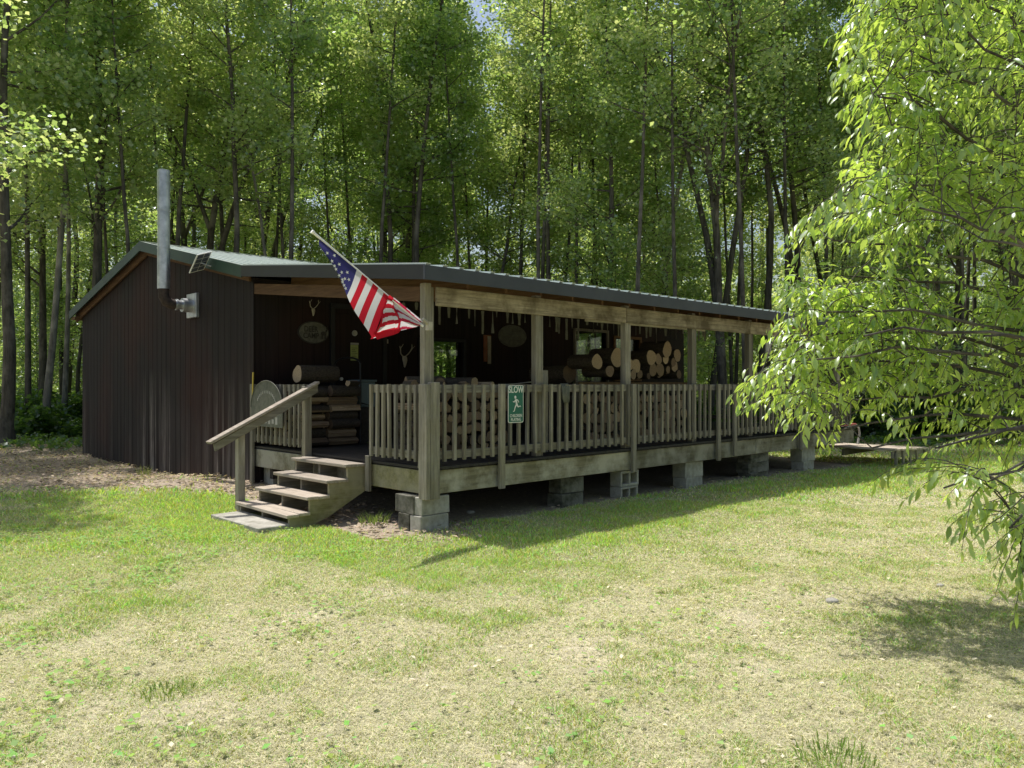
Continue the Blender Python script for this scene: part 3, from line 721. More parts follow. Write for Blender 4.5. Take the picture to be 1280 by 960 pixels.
# ------------------------------------------------------------------ blocks and stumps under the porch
def block_mesh(mat, holes='x'):
    mb = MB(); L, Wd, H = .39, .19, .19
    # hollow block: shell of walls with two cores along Y (holes visible on the long face) or Z
    if holes == 'y':
        cs = [-L/2, -L/2+.035, -.017, .017, L/2-.035, L/2]
        for i in (0, 2, 4): mb.box((cs[i], -Wd/2, 0), (cs[i+1], Wd/2, H))
        for z0, z1 in ((0, .032), (H-.032, H)):
            for a, b in ((cs[1], cs[2]), (cs[3], cs[4])): mb.box((a, -Wd/2, z0), (b, Wd/2, z1))
    else:
        mb.box((-L/2, -Wd/2, 0), (L/2, Wd/2, H), jit=.004)
    return mb.mesh('concrete_block', [mat])
bm_solid = block_mesh('concrete', 'x'); bm_hole = block_mesh('concrete', 'y'); bm_moss = block_mesh('mossy concrete', 'x')
def block(s, t, z, rot, me, label, group=None, scale=(1, 1, 1)):
    o = link('concrete_block', me, None, B(s, t, z), RZ+R(rot)); o.scale = scale
    m_ = o.modifiers.new('bevel', 'BEVEL'); m_.width = .006; m_.segments = 2
    return tag(o, label, 'concrete block', group)
block(.09, .09, -.01, 0, bm_solid, 'grey concrete block on the ground under the porch corner post, front of its course')
block(.09, .30, -.01, 1, bm_moss, 'mossy concrete block on the ground behind the front block at the porch corner')
block(.11, .10, .187, 1, bm_solid, 'upper grey concrete block directly below the porch corner post')
block(.00, .30, .187, 88, bm_moss, 'upper mossy concrete block at the porch corner, beside the steps', scale=(.9, 1, 1))
for i, (s, t, z, r_, me, lab, sc_) in enumerate([
    (2.45, .22, -.02, 4, bm_moss, 'dark mossy block on the ground, second support from the porch corner', (1.15, 1.3, 1)),
    (2.47, .22, .18, -5, bm_moss, 'chipped mossy block on top of the dark block, second support', (1.05, 1.2, 1.05)),
    (3.60, .14, -.03, 2, bm_hole, 'hollow concrete block with open cores on the ground, third support', (1.05, 1, 1)),
    (3.61, .14, .165, 0, bm_hole, 'hollow concrete block with open cores, upper one of the third support', (1.05, 1, 1.15)),
    (5.30, .20, -.09, 2, bm_solid, 'plain grey block on the ground, fourth support from the corner', (1.25, 1.3, 1.25)),
    (5.30, .20, .15, -1, bm_solid, 'plain grey block on top of the fourth support', (1.25, 1.3, 1.25)),
    (7.35, .20, -.13, 3, bm_moss, 'lowest stained block of the fifth support', (1.7, 1.3, 1.0)),
    (7.33, .20, .062, -3, bm_moss, 'middle stained block of the fifth support', (1.65, 1.3, .9)),
    (7.36, .20, .236, 2, bm_moss, 'top stained block of the fifth support', (1.7, 1.3, .82)),
    (9.3, .22, -.13, 3, bm_solid, 'lower grey block of the sixth support, near the far end', (1.3, 1.3, 1.3)),
    (9.3, .22, .12, -3, bm_solid, 'upper grey block of the sixth support, near the far end', (1.3, 1.3, 1.4)),
    (.25, 3.95, 0.02, 88, bm_solid, 'grey block under the porch edge beside the gable wall', (.8, 1.2, 1.9))]):
    block(s, t, z, r_, me, lab, None, sc_)
# ------------------------------------------------------------------ SIGNS
sg = thing('slow_sign', 'green SLOW CHILDREN PLAYING sign with white running child on the railing', 'sign', B(1.27, -.05, 1.585), RZ)
def rrect(w, h, r, n=5):
    pts = []
    for cx_, cz_, a0 in ((w/2-r, -r, 0), (-w/2+r, -r, 90), (-w/2+r, -h+r, 180), (w/2-r, -h+r, 270)):
        for i in range(n+1):
            a = R(a0+90*i/n); pts.append((cx_+r*math.cos(a), cz_+r*math.sin(a)))
    return pts
SW, SH = .255, .445
MB().prism(rrect(SW, SH, .025), -.004, 0, 'y').build('panel', 'white paint', sg)
MB().prism([(x, z-.008) for x, z in rrect(SW-.018, SH-.018, .02)], -.006, -.0042, 'y').build('face', 'sign green', sg)
text('lettering', 'SLOW', .108, 'white paint', sg, (0, -.0075, -.055), (R(90), 0, 0), .80, .001)
text('lettering', 'CHILDREN', .05, 'white paint', sg, (0, -.0075, -.362), (R(90), 0, 0), .84, .001)
text('lettering', 'PLAYING', .05, 'white paint', sg, (0, -.0075, -.408), (R(90), 0, 0), .84, .001)
mb = MB()   # running figure
def stroke(p, q, w0, w1, y=-.0082):
    d = Vector((q[0]-p[0], q[1]-p[1])); n_ = Vector((-d.y, d.x)).normalized()
    mb.add([(p[0]+n_.x*w0, y, p[1]+n_.y*w0), (p[0]-n_.x*w0, y, p[1]-n_.y*w0), (q[0]-n_.x*w1, y, q[1]-n_.y*w1), (q[0]+n_.x*w1, y, q[1]+n_.y*w1)], [(0, 1, 2, 3)])
mb.add([(-.012+.0165*math.cos(a), -.0082, -.142+.02*math.sin(a)) for a in [k*math.pi/6 for k in range(12)]], [tuple(range(12))])
yy = -.0082
for k, (p, q, a, b) in enumerate([((-.004, -.165), (.010, -.225), .017, .013), ((-.010, -.170), (-.030, -.200), .008, .006), ((-.030, -.200), (-.052, -.190), .006, .005),
                 ((.004, -.168), (.032, -.180), .008, .006), ((.032, -.180), (.045, -.205), .006, .005),
                 ((.010, -.222), (-.018, -.262), .012, .008), ((-.018, -.262), (-.030, -.305), .008, .006), ((-.030, -.305), (-.052, -.309), .006, .004),
                 ((.012, -.222), (.032, -.258), .011, .008), ((.032, -.258), (.066, -.246), .007, .005), ((.066, -.246), (.080, -.256), .005, .003)]):
    stroke(p, q, a, b, yy-.0002*(k+1))
mb.build('running_figure', 'white paint', sg)

def oval(mb, rx, rz_, y0, y1, mi=0, n=28):
    mb.prism([(rx*math.cos(k*6.2832/n), rz_*math.sin(k*6.2832/n)) for k in range(n)], y0, y1, 'y', mi); return mb
WALL = TB-.002
o1 = thing('oval_sign', 'pale oval DEER CAMP sign with dark deer on the wall left of the door', 'sign', B(.98, WALL, 2.40), RZ)
oval(MB(), .27, .175, -.02, 0).build('board', 'sign dark', o1); oval(MB(), .25, .16, -.024, -.0205).build('face', 'oval board', o1)
text('lettering', 'DEER', .12, 'sign dark', o1, (-.05, -.026, .045), (R(90), 0, 0), .85, .001)
text('lettering', 'CAMP', .12, 'sign dark', o1, (-.05, -.026, -.055), (R(90), 0, 0), .85, .001)
mb = MB(); oval(mb, .05, .032, -.028, -.0245); mb.tube([(.03, -.026, .01), (.05, -.026, .06)], .014, 6)
for xx in (-.035, -.02, .02, .035): mb.tube([(xx, -.026, -.01), (xx, -.026, -.085)], .006, 5)
mb.tube([(.05, -.026, .07), (.07, -.026, .12)], .004, 5); mb.tube([(.05, -.026, .07), (.035, -.026, .12)], .004, 5)
mb.build('deer_shape', 'sign dark', o1, (.17, 0, -.01))
o2 = thing('oval_plaque', 'large faded oval plaque on the wall between the windows', 'plaque', B(5.28, WALL, 2.53), RZ)
oval(MB(), .38, .215, -.02, 0).build('board', 'oval board', o2); oval(MB(), .34, .18, -.024, -.0205).build('face', 'sign grey', o2)
mb = MB()
for k, (wd, zz) in enumerate(((.20, .09), (.26, .03), (.26, -.03), (.2, -.09))): mb.box((-wd, -.027, zz-.012), (wd, -.0243, zz+.012))
mb.build('faded_lines', 'oval board', o2)
th = thing('wall_thermometer', 'tall copper and pale board thermometer hung on the wall', 'thermometer', B(4.62, WALL, 2.2), RZ)
MB().box((-.09, -.02, -.18), (.09, 0, .32)).build('board', 'copper paint', th, bevel=.004)
MB().box((.0, -.026, -.22), (.085, -.0205, .30)).build('scale_plate', 'bone', th)
c1 = thing('paper_notice', 'yellow green paper notice pinned on the dark door', 'notice', B(1.70, WALL-.035, 1.98), RZ)
MB().box((-.07, -.006, -.0), (.07, 0, .25)).build('sheet', 'paper', c1); MB().box((-.07, -.02, .255), (.07, 0, .285)).build('clip', 'dim white', c1)
mb = MB()
for k in range(7): mb.box((-.055, -.0072, .03+k*.028), (.055-.02*(k % 3), -.0062, .036+k*.028))
mb.build('printed_lines', 'sign dark', c1)
c2 = thing('round_dial', 'small round pale dial above the paper notice', 'dial', B(1.70, WALL-.035, 2.42), RZ)
oval(MB(), .045, .045, -.02, 0).build('rim', 'galvanised', c2); oval(MB(), .035, .035, -.024, -.0205).build('face', 'dim white', c2)
c3 = MB().box((-.11, -.012, 0), (.11, 0, .07)).build('name_board', 'bone', None, B(2.27, WALL-.002, 2.28), RZ, .003); tag(c3, 'small pale board on the wall just below the flag', 'board')
def skull(loc, lab, sc_=1.0):
    r = thing('deer_skull', lab, 'deer skull', loc, RZ); r.scale = (sc_,)*3
    mb = MB(); mb.tube([(0, -.02, .05), (0, -.06, .03), (0, -.075, -.03), (0, -.07, -.12), (0, -.06, -.17)], [.03, .055, .05, .028, .014], 10); mb.build('skull', 'bone', r)
    for sx in (-1, 1):
        mb = MB(); mb.tube([(sx*.03, -.04, .06), (sx*.10, -.06, .12), (sx*.15, -.12, .22), (sx*.11, -.17, .32)], [.013, .012, .009, .004], 7)
        mb.tube([(sx*.12, -.09, .17), (sx*.17, -.11, .27)], [.008, .003], 6); mb.tube([(sx*.145, -.12, .22), (sx*.19, -.16, .28)], [.008, .003], 6)
        mb.build('antler', 'bone', r)
skull(B(2.68, WALL-.01, 2.02), 'deer skull with antlers on the wall right of the door', .8)
skull(B(.96, WALL-.01, 2.74), 'small antlered skull above the oval sign', .5)
# round garden sign on left railing
rs = thing('arched_sign', 'wide grey arched metal sign leaning on the railing left of the steps', 'sign', B(-.075, 3.57, 1.0), RZ-R(90))
poly = [(-.47, 0), (.47, 0), (.47, .27)]+[(.47*math.cos(R(a)), .27+.37*math.sin(R(a))) for a in range(12, 180, 12)]+[(-.47, .27)]
MB().prism(poly, -.01, 0, 'y').build('plate', 'sign grey', rs)
arc = [(.475*math.cos(R(a)), -.012, .27+.375*math.sin(R(a))) for a in range(0, 181, 9)]
MB().tube(arc, .008, 6).build('rim', 'sign grey', rs)
mb = MB()
for k in range(7): mb.box((-.36+k*.105, -.0125, .04+.01*(k % 2)), (-.30+k*.105, -.0102, .14-.015*(k % 3)))
for k in range(14): a = R(20+k*10); mb.box((.3*math.cos(a)-.012, -.0125, .27+.22*math.sin(a)-.02), (.3*math.cos(a)+.004, -.0102, .27+.22*math.sin(a)+.02))
mb.build('relief_pattern', 'dim white', rs)
yr = MB().tube([(0, 0, 0), (.01, 0, .42)], .012, 7).build('yellow_rod', 'yellow paint', None, B(-.06, 4.05, 1.35), RZ); tag(yr, 'thin yellow rod standing at the railing corner by the wall', 'rod')
nb_ = MB().box((-.09, -.02, 0), (.09, 0, .20)).build('post_notice', 'dim white', None, B(7.42, -.04, 2.12), RZ); tag(nb_, 'small pale notice hanging at the far end of the porch', 'notice')

# ------------------------------------------------------------------ FLAG
fl = thing('flag', 'faded stars and stripes flag on a slanting white pole at the porch corner', 'flag', B(-.02, -.05, 2.235), RZ)
# local frame: x = -u distance (negative), z up; pixel map in the plane of pole and vertical
def flp(px, py):
    """pixel -> local (x,z) on the plane through the pole parallel to u and z"""
    c = B(-.02, -.05, 0); k = (px-640)/F
    s = (k*c.y-c.x)/(U[0]-U[1]*k); D = c.y+U[1]*s
    return s, EYE+(480-py)/F*D-2.235
tip = flp(392, 291); base = flp(529, 408)
MB().tube([(tip[0], 0, tip[1]), (base[0]+.0, 0, base[1])], .0125, 10).tube([(tip[0]-.02, 0, tip[1]+.012), (tip[0], 0, tip[1])], .02, 8).build('pole', 'white paint', fl)
MB().box((-.03, -.03, -.06), (.02, .03, .03)).tube([(-.0, 0, -.0), (-.09, 0, .055)], .02, 10).build('bracket', 'bone', fl)
def flagcol(h, f, can=True):
    st_ = int(max(0, min(12.999, h*13)))
    if can and h < 7/13: return (0.045, 0.045, 0.16)
    return (0.50, 0.022, 0.04) if st_ % 2 == 0 else (0.66, 0.66, 0.70)
def seg_sheet(name, A_, B_, C_, D_, nx, ny, colf, wave, yoff):
    """bilinear patch A(top-left on pole) B(top-right) C(bottom-right) D(bottom-left) in pixels"""
    vs = []; cs = []; fs = []
    for j in range(ny+1):
        for i in range(nx+1):
            a, b = i/nx, j/ny
            px = (A_[0]*(1-a)+B_[0]*a)*(1-b)+(D_[0]*(1-a)+C_[0]*a)*b; py = (A_[1]*(1-a)+B_[1]*a)*(1-b)+(D_[1]*(1-a)+C_[1]*a)*b
            s, z = flp(px, py); vs.append((s, yoff+wave(a, b), z))
    # duplicate verts per face for crisp colours
    V2, F2, C2 = [], [], []
    for j in range(ny):
        for i in range(nx):
            q = [j*(nx+1)+i, j*(nx+1)+i+1, (j+1)*(nx+1)+i+1, (j+1)*(nx+1)+i]
            o = len(V2); V2 += [vs[k] for k in q]; F2.append((o, o+1, o+2, o+3)); C2 += [colf((i+.5)/nx, (j+.5)/ny)]*4
    return V2, F2, C2
FV, FF, FC = [], [], []
def addsheet(r):
    o = len(FV); FV.extend(r[0]); FF.extend([tuple(k+o for k in f) for f in r[1]]); FC.extend(r[2])
# main hang: stripes drop from the pole (hoist parameter a) and end on the slanting fold
addsheet(seg_sheet('a', (397, 298), (486, 371), (463, 424), (400, 306), 78, 30, lambda a, b: flagcol(a*1.0, b), lambda a, b: .03*math.sin(a*9+b*2)*b, -.012))
# gathered fold thrown back towards the bracket: stripes lie across
addsheet(seg_sheet('b', (484, 369), (492, 374), (499, 414), (462, 424), 20, 52, lambda a, b: ((.50, .022, .04) if (b*9+.45*math.sin(a*3)) % 2 < 1 else (.68, .66, .68)) if b > .10 and .08 < a < .90 else (.50, .022, .04), lambda a, b: .035*math.sin(b*7)+.02*a, -.04))
addsheet(seg_sheet('c', (490, 372), (527, 402), (520, 409), (498, 414), 34, 36, lambda a, b: (.60, .58, .64) if (b*7+.3*math.sin(a*5)+.9) % 2 < 1.25 else (.40, .03, .07), lambda a, b: .03*math.sin(b*8), -.03))
addsheet(seg_sheet('d', (463, 415), (499, 411), (496, 416), (468, 425), 20, 10, lambda a, b: (.50, .022, .04), lambda a, b: .02*math.sin(a*7), -.05))
me = bpy.data.meshes.new('flag_cloth'); me.from_pydata(FV, [], FF); me.materials.append(MATS['flag cloth']); me.update()
colattr(me, np.array(FC), 'cloth'); link('flag_cloth', me, fl)
mb = MB()
for (px, py) in ((404, 317), (410, 327), (415, 320), (407, 333), (415, 337), (421, 331), (417, 345), (424, 341), (428, 349), (431, 341), (419, 353), (425, 350), (427, 357), (422, 361), (433, 350)):
    if px-397 < (py-298)*.50: px = int(397+(py-298)*.52)
    s, z = flp(px, py); pts = []
    for k in range(10):
        r_ = (.020 if k % 2 == 0 else .0085); a = R(90+36*k+20); pts.append((s+r_*math.cos(a), -.045, z+r_*math.sin(a)))
    mb.add([(s, -.045, z)]+pts, [(0, i+1, (i+1) % 10+1) for i in range(10)])
mb.build('stars', 'white paint', fl)

# ------------------------------------------------------------------ FIREWOOD
def log_mesh(r, L, kind, old=False, seed=0):
    rr = random.Random(seed); n = 16; mb = MB(); vs = []
    prof = []
    for k in range(n):
        a = 2*math.pi*k/n; q = r*(1+.07*math.sin(2*a+seed)+.05*math.sin(3*a+seed*2)+rr.uniform(-.03, .03))
        if kind == 'split':
            if math.sin(a) < -.15: q *= .55
            if math.cos(a) > .55: q *= .8
        if kind == 'half' and math.sin(a) > .1: q *= .35
        prof.append((q*math.cos(a), q*math.sin(a)))
    ny = 5
    for j in range(ny):
        y = -L/2+L*j/(ny-1)
        for (x, z) in prof: vs.append((x*(1+rr.uniform(-.03, .03)), y, z*(1+rr.uniform(-.03, .03))))
    split = [kind != 'round' and (math.sin(2*math.pi*(k+.5)/n) < -.15 or (kind == 'split' and math.cos(2*math.pi*(k+.5)/n) > .55)) for k in range(n)]
    for j in range(ny-1):
        for k in range(n):
            mb.add([vs[j*n+k], vs[j*n+(k+1) % n], vs[(j+1)*n+(k+1) % n], vs[(j+1)*n+k]], [(0, 3, 2, 1)], 1 if split[k] else 0, False)
    mb.add(vs[:n], [tuple(range(n))], 1); mb.add(vs[(ny-1)*n:], [tuple(range(n-1, -1, -1))], 1)
    return mb.mesh('firewood_log', ['bark', 'old cut wood' if old else 'cut wood'])
LM = {'R': [log_mesh(1, 1, 'round', False, k) for k in range(4)], 'O': [log_mesh(1, 1, 'round', True, k+7) for k in range(3)],
      'S': [log_mesh(1, 1, 'split', False, k+12) for k in range(3)]+[log_mesh(1, 1, 'split', True, k+15) for k in range(3)]}
def log(kind, s, t, z, r, L, rot=0, label='', group=None, roll=None):
    o = bpy.data.objects.new('firewood_log', rnd.choice(LM[kind])); COL.objects.link(o)
    o.location = B(s, t, z); o.rotation_mode = 'XYZ'; o.scale = (r, L, r)
    o.rotation_euler = (0, rnd.uniform(0, 6.28) if roll is None else roll, RZ+R(rot)); tag(o, label, 'firewood log', group); return o
# stack on rack, front right: ends face the rail; t centre 1.25
rack = thing('log_rack', 'low dark wooden rack carrying the firewood behind the railing', 'rack', B(3.6, 1.0, DZ), RZ)
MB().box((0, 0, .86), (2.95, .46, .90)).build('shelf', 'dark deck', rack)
MB().box((0, -.03, .80), (2.95, -.002, .93)).build('front_board', 'brown wood X', rack)
for s in (0.0, .95, 1.93, 2.87): MB().box((s, .02, 0), (s+.08, .10, .855)).box((s, .36, 0), (s+.08, .44, .855)).build('leg', 'dark deck', rack)
ZS = DZ+.90
def rk(px, py, rpx):   # log whose end is seen at this pixel, end plane t=1.0
    k = (px-640)/F; t = 1.0
    s = (k*(O0[1]+V[1]*t)-(O0[0]+V[0]*t))/(U[0]-U[1]*k); D = O0[1]+U[1]*s+V[1]*t
    return s, EYE+(480-py)/F*D, rpx*.76*D/F
big = [(748, 452, 13, 'thick pale log end at the left of the rack, before the window', 'R'), (773, 447, 15, 'largest pale log end on the rack, left of the middle post', 'R'),
       (764, 464, 10, 'pale log end low on the rack between two big ones', 'R'), (789, 456, 9, 'narrow log end half behind the middle post', 'R'),
       (797, 457, 11, 'pale oval log end just right of the middle post', 'R'), (815, 447, 13, 'orange tinged log end in the middle of the right heap', 'R'),
       (825, 449, 9, 'small pale log end beside the orange tinged one', 'R'), (834, 437, 13, 'pale log end topmost of the right heap', 'R'),
       (848, 444, 10, 'pale round log end at the far right of the heap', 'R'), (835, 449, 8, 'small pale log end right under the topmost one', 'R'),
       (817, 462, 11, 'grey log end low in the right heap', 'O'), (828, 462, 11, 'bluish grey log end low beside the grey one', 'O'), (803, 468, 7, 'small grey log end at the foot of the heap', 'O'),
       (846, 458, 9, 'brown log end low at the right of the heap', 'R'), (838, 462, 6, 'small brown log end between larger ones', 'O'), (849, 468, 7, 'grey log end at the foot of the heap, far right', 'O'),
       (842, 453, 7, 'small dark log end under the far right one', 'O'), (812, 470, 5, 'thin grey log at the foot of the heap', 'O'), (793, 468, 8, 'pale log end at the foot of the middle post', 'R')]
for px, py, rp, lab, kd in big:
    s, z, r_ = rk(px, py, rp); z = max(z, ZS+r_*.9); log(kd, s, 1.0+.25+rnd.uniform(0, .05), z, r_, .5, rnd.uniform(-2, 2), lab, 'logs heaped on the rack')
log('O', 4.05, 1.95, ZS+.16, .15, .75, 0, 'long dark log lying behind the pale ends before the window', 'logs heaped on the rack')
MB_r2 = thing('log_rack', 'second dark rack standing against the wall behind the first', 'rack', B(3.6, 1.85, DZ), RZ)
MB().box((0, -.3, .82), (1.1, .8, .86)).build('shelf', 'dark deck', MB_r2)
for s in (0.0, 1.0): MB().box((s, -.25, 0), (s+.08, -.17, .818)).box((s, .7, 0), (s+.08, .78, .818)).build('leg', 'dark deck', MB_r2)
# lower stack on the deck under the shelf
def stackpile(s0, s1, t, z0, z1, kinds, L, label, group, axis='v', rr=(.05, .085)):
    z = z0; row = 0; k = 0
    while z < z1:
        s = s0+(.06 if row % 2 else 0); rowr = .075
        while s < s1:
            r_ = rnd.uniform(*rr); kd = rnd.choice(kinds)
            if axis == 'v': log(kd, s+r_, t+rnd.uniform(-.02, .02), z+r_*.9, r_, L*rnd.uniform(.94, 1.04), rnd.uniform(-2, 2), label, group)
            else: log(kd, t+rnd.uniform(-.03, .03), s+r_, z+r_*.9, r_, L*rnd.uniform(.94, 1.04), -90+rnd.uniform(-2, 2), label, group)
            s += r_*1.9; k += 1
        z += rr[0]+rr[1]-.012; row += 1
stackpile(3.75, 6.35, 1.25, DZ+.005, DZ+.72, 'ROS', .5, 'firewood log stacked on the deck under the rack shelf', 'logs stacked under the rack', rr=(.06, .10))
stackpile(.30, 1.75, .85, DZ+.005, DZ+.80, 'SSO', .42, 'split firewood piece in the pile behind the railing near the corner post', 'split logs in the corner pile', rr=(.055, .095))
for k in range(12):
    px = rnd.uniform(786, 852); py = rnd.uniform(455, 470); s_, z_, r_ = rk(px, py, rnd.uniform(5, 8)); log(rnd.choice('RSOS'), s_, 1.33+rnd.uniform(0, .1), max(z_, ZS+r_*.9), r_, .45, rnd.uniform(-6, 6), 'small log wedged among the larger ends of the rack heap', 'small logs in the rack heap')
for k in range(9):
    log(rnd.choice('SS'), rnd.uniform(.35, 1.75), .85+rnd.uniform(-.05, .1), 1.535+rnd.uniform(0, .07), rnd.uniform(.05, .08), .38, rnd.uniform(-50, 50), 'rough split piece heaped loosely on the corner pile', 'split logs in the corner pile')
log('O', .62, .86, 1.60, .085, .48, 70, 'dark bluish log lying across the top of the corner pile')
log('R', 1.16, .84, 1.61, .08, .42, 20, 'pale barked log on top of the corner pile')
log('S', 1.50, .84, 1.59, .07, .40, 10, 'pale split log at the right top of the corner pile')
# left stack by the wall: axis along u
stackpile(3.15, 3.95, .95, DZ+.02, DZ+.80, 'SOS', .48, 'split firewood piece in the left stack beyond the steps', 'split logs in the left stack', 'u', (.05, .08))
stackpile(3.15, 3.95, .42, DZ+.02, DZ+.78, 'SOS', .48, 'split firewood piece in the stack beside the gable wall', 'split logs by the gable wall', 'u', (.05, .08))
log('R', .62, 3.42, 1.74, .125, .62, -90, 'thick round log lying along the top of the left stack')
log('S', .92, 2.95, 1.62, .05, .3, -60, 'small pale split piece on the left railing')
fr = thing('firewood_holder', 'black metal holder holding the left firewood stack', 'frame', B(1.22, 3.2, DZ), RZ)
mb = MB(); 
for yy_ in (0.0, .72): mb.tube([(0, yy_, 0), (0, yy_, 1.20)], .014, 8)
mb.tube([(0, 0, 1.20)]+[(0, .36-.36*math.cos(R(a)), 1.2+.10*math.sin(R(a))) for a in range(15, 180, 15)]+[(0, .72, 1.2)], .014, 8); mb.tube([(0, 0, .03), (0, .72, .03)], .014, 8)
mb.build('hoop', 'black metal', fr)
MB().tube([(0, 0, .62), (.16, 0, .58), (.16, 0, .0)], .012, 8).build('strut', 'black metal', fr)
bx = thing('storage_box', 'grey blue plastic box standing behind the black firewood holder', 'box', B(1.42, 3.45, DZ), RZ)
MB().box((-.14, -.14, .55), (.14, .14, .93)).build('body', 'blue plastic', bx, bevel=.012); MB().box((-.16, -.16, .932), (.16, .16, .965)).build('lid', 'blue plastic', bx, bevel=.008)
MB().box((-.15, -.15, 0), (.15, .15, .547)).build('stand', 'dark deck', bx)
# hanging strips under the roof
stp = []
for k in range(4):
    mb = MB(); L = .15+.03*k; tw = .3*k; vs = []
    for j in range(5):
        a = tw*j/4; z = -L*j/4-.05; ww = .020+.005*math.sin(j*1.3+k); vs += [(-ww*math.cos(a), -ww*math.sin(a), z), (ww*math.cos(a), ww*math.sin(a), z), (ww*math.cos(a)*.9, ww*math.sin(a)+.005, z), (-ww*math.cos(a)*.9, -ww*math.sin(a)+.005, z)]
    mb.add(vs, [(j*4+q, j*4+(q+1) % 4, j*4+4+(q+1) % 4, j*4+4+q) for j in range(4) for q in range(4)]+[(0, 3, 2, 1), (16, 17, 18, 19)])
    mb.tube([(0, 0, -.052), (0, 0, .035)], .002, 4)
    stp.append(mb.mesh('hanging_strip', [('sign grey', 'oval board', 'sign grey', 'oval board')[k]]))
RAIL_T = 1.05
MB().box((.25, RAIL_T-.02, 2.64), (8.2, RAIL_T+.02, 2.70)).build('hanging_batten', 'brown wood X', por)
for i in range(52):
    s = .3+i*.14+rnd.uniform(-.05, .05); o = link('hanging_strip', rnd.choice(stp), None, B(s, RAIL_T-.03, 2.63), RZ+rnd.uniform(-.9, .9))
    o.scale = (1, 1, rnd.uniform(.5, 1.3)); tag(o, 'small pale strip hanging in the long row under the porch roof', 'hanging strip', 'strips hanging under the porch roof')
pl = MB().box((0, 0, 0), (3.0, .05, .045)).build('long_pole', 'bone', None, B(3.05, .35, 2.47), RZ, .004); tag(pl, 'long pale pole slung under the porch header at the middle', 'pole')
MB().box((.25, .02, .045), (.26, .03, .25)).build('hanger', 'black metal', pl); MB().box((2.6, .02, .045), (2.61, .03, .25)).build('hanger', 'black metal', pl)
sp = MB().box((0, 0, 0), (.11, .11, 1.08)).build('short_post', 'weathered wood Z', None, B(2.15, .35, DZ), RZ, .006); tag(sp, 'short free standing wooden post behind the railing', 'post')
rp = MB().tube([B(2.15, .33, 1.72), B(1.95, .32, 1.63), B(1.6, .31, 1.60), B(1.35, .3, 1.59)], .006, 6).build('rope', 'rope'); tag(rp, 'thin pale rope running down from the short post', 'rope')
cl = MB()
for k in range(5): cl.tube([B(2.12+.03*k, .0, 1.60), B(2.10+.03*k, -.045, 1.55), B(2.11+.025*k, -.05, 1.42-.02*(k % 3)), B(2.13+.02*k, -.05, 1.36)], [.014, .016, .014, .006], 7)
tag(cl.build('work_glove', 'sign grey'), 'grey work glove draped over the railing', 'glove')
# ------------------------------------------------------------------ RAMP at far right
rpm = thing('wooden_ramp', 'low weathered plank ramp at the far end of the porch', 'ramp', B(11.35, .2, -.12), RZ)
mb = MB()
for i in range(14): mb.box((i*.145, -.95, .36-i*.006), (i*.145+.138, 1.3, .395-i*.006), rot=Matrix.Rotation(rnd.uniform(-.01, .01), 3, 'X'))
mb.build('planks', 'tread wood', rpm)
for y_ in (-.9, .1, 1.2): MB().box((.02, y_, .20), (1.95, y_+.04, .335), rot=None).build('joist', 'weathered wood X', rpm)
for xx in (.1, .5, .9, 1.3, 1.8): MB().box((xx, -.94, -.02), (xx+.09, -.905, .33)).build('skirt_board', 'weathered wood Z', rpm)
se = thing('seesaw_seat', 'bench seat on a curved pale metal tube on the ramp', 'bench', B(11.9, .35, .25), RZ)
MB().tube([(.35, 0, .02), (.45, 0, .25), (.40, 0, .38), (.28, 0, .44), (-.5, 0, .40)], .022, 10).tube([(.35, .35, .02), (.45, .35, .25), (.40, .35, .38), (.28, .35, .44), (-.5, .35, .40)], .022, 10).build('tube_frame', 'dim white', se)
MB().box((-.6, -.02, .445), (.25, .37, .485)).build('seat', 'red plastic', se, bevel=.01)

# ------------------------------------------------------------------ TREES
def leaf_quads(cent, rad, n, size, r_=None, droop=0.35):
    """n leaves around each centre: kite quads. returns verts, quads"""
    m = len(cent)*n
    c = np.repeat(cent, n, 0); rd = np.repeat(rad, n, 0)
    d = rng.normal(size=(m, 3)); d /= np.linalg.norm(d, axis=1)[:, None]
    p = c+d*(rng.random(m)**.5)[:, None]*rd
    s = size*(0.6+0.7*rng.random(m))
    ax = rng.normal(size=(m, 3)); ax[:, 2] = ax[:, 2]*.5-droop; ax /= np.linalg.norm(ax, axis=1)[:, None]
    nn = rng.normal(size=(m, 3))*.55; nn[:, 2] += 0.9
    sd = np.cross(ax, nn); sd /= np.linalg.norm(sd, axis=1)[:, None]+1e-9
    up = np.cross(sd, ax)
    S = s[:, None]
    v = np.stack([p-ax*S*.5, p+sd*S*.46-ax*S*.05, p+ax*S*.55-up*S*.1, p-sd*S*.46-ax*S*.05], 1).reshape(-1, 3)
    return v, np.arange(m*4).reshape(-1, 4)
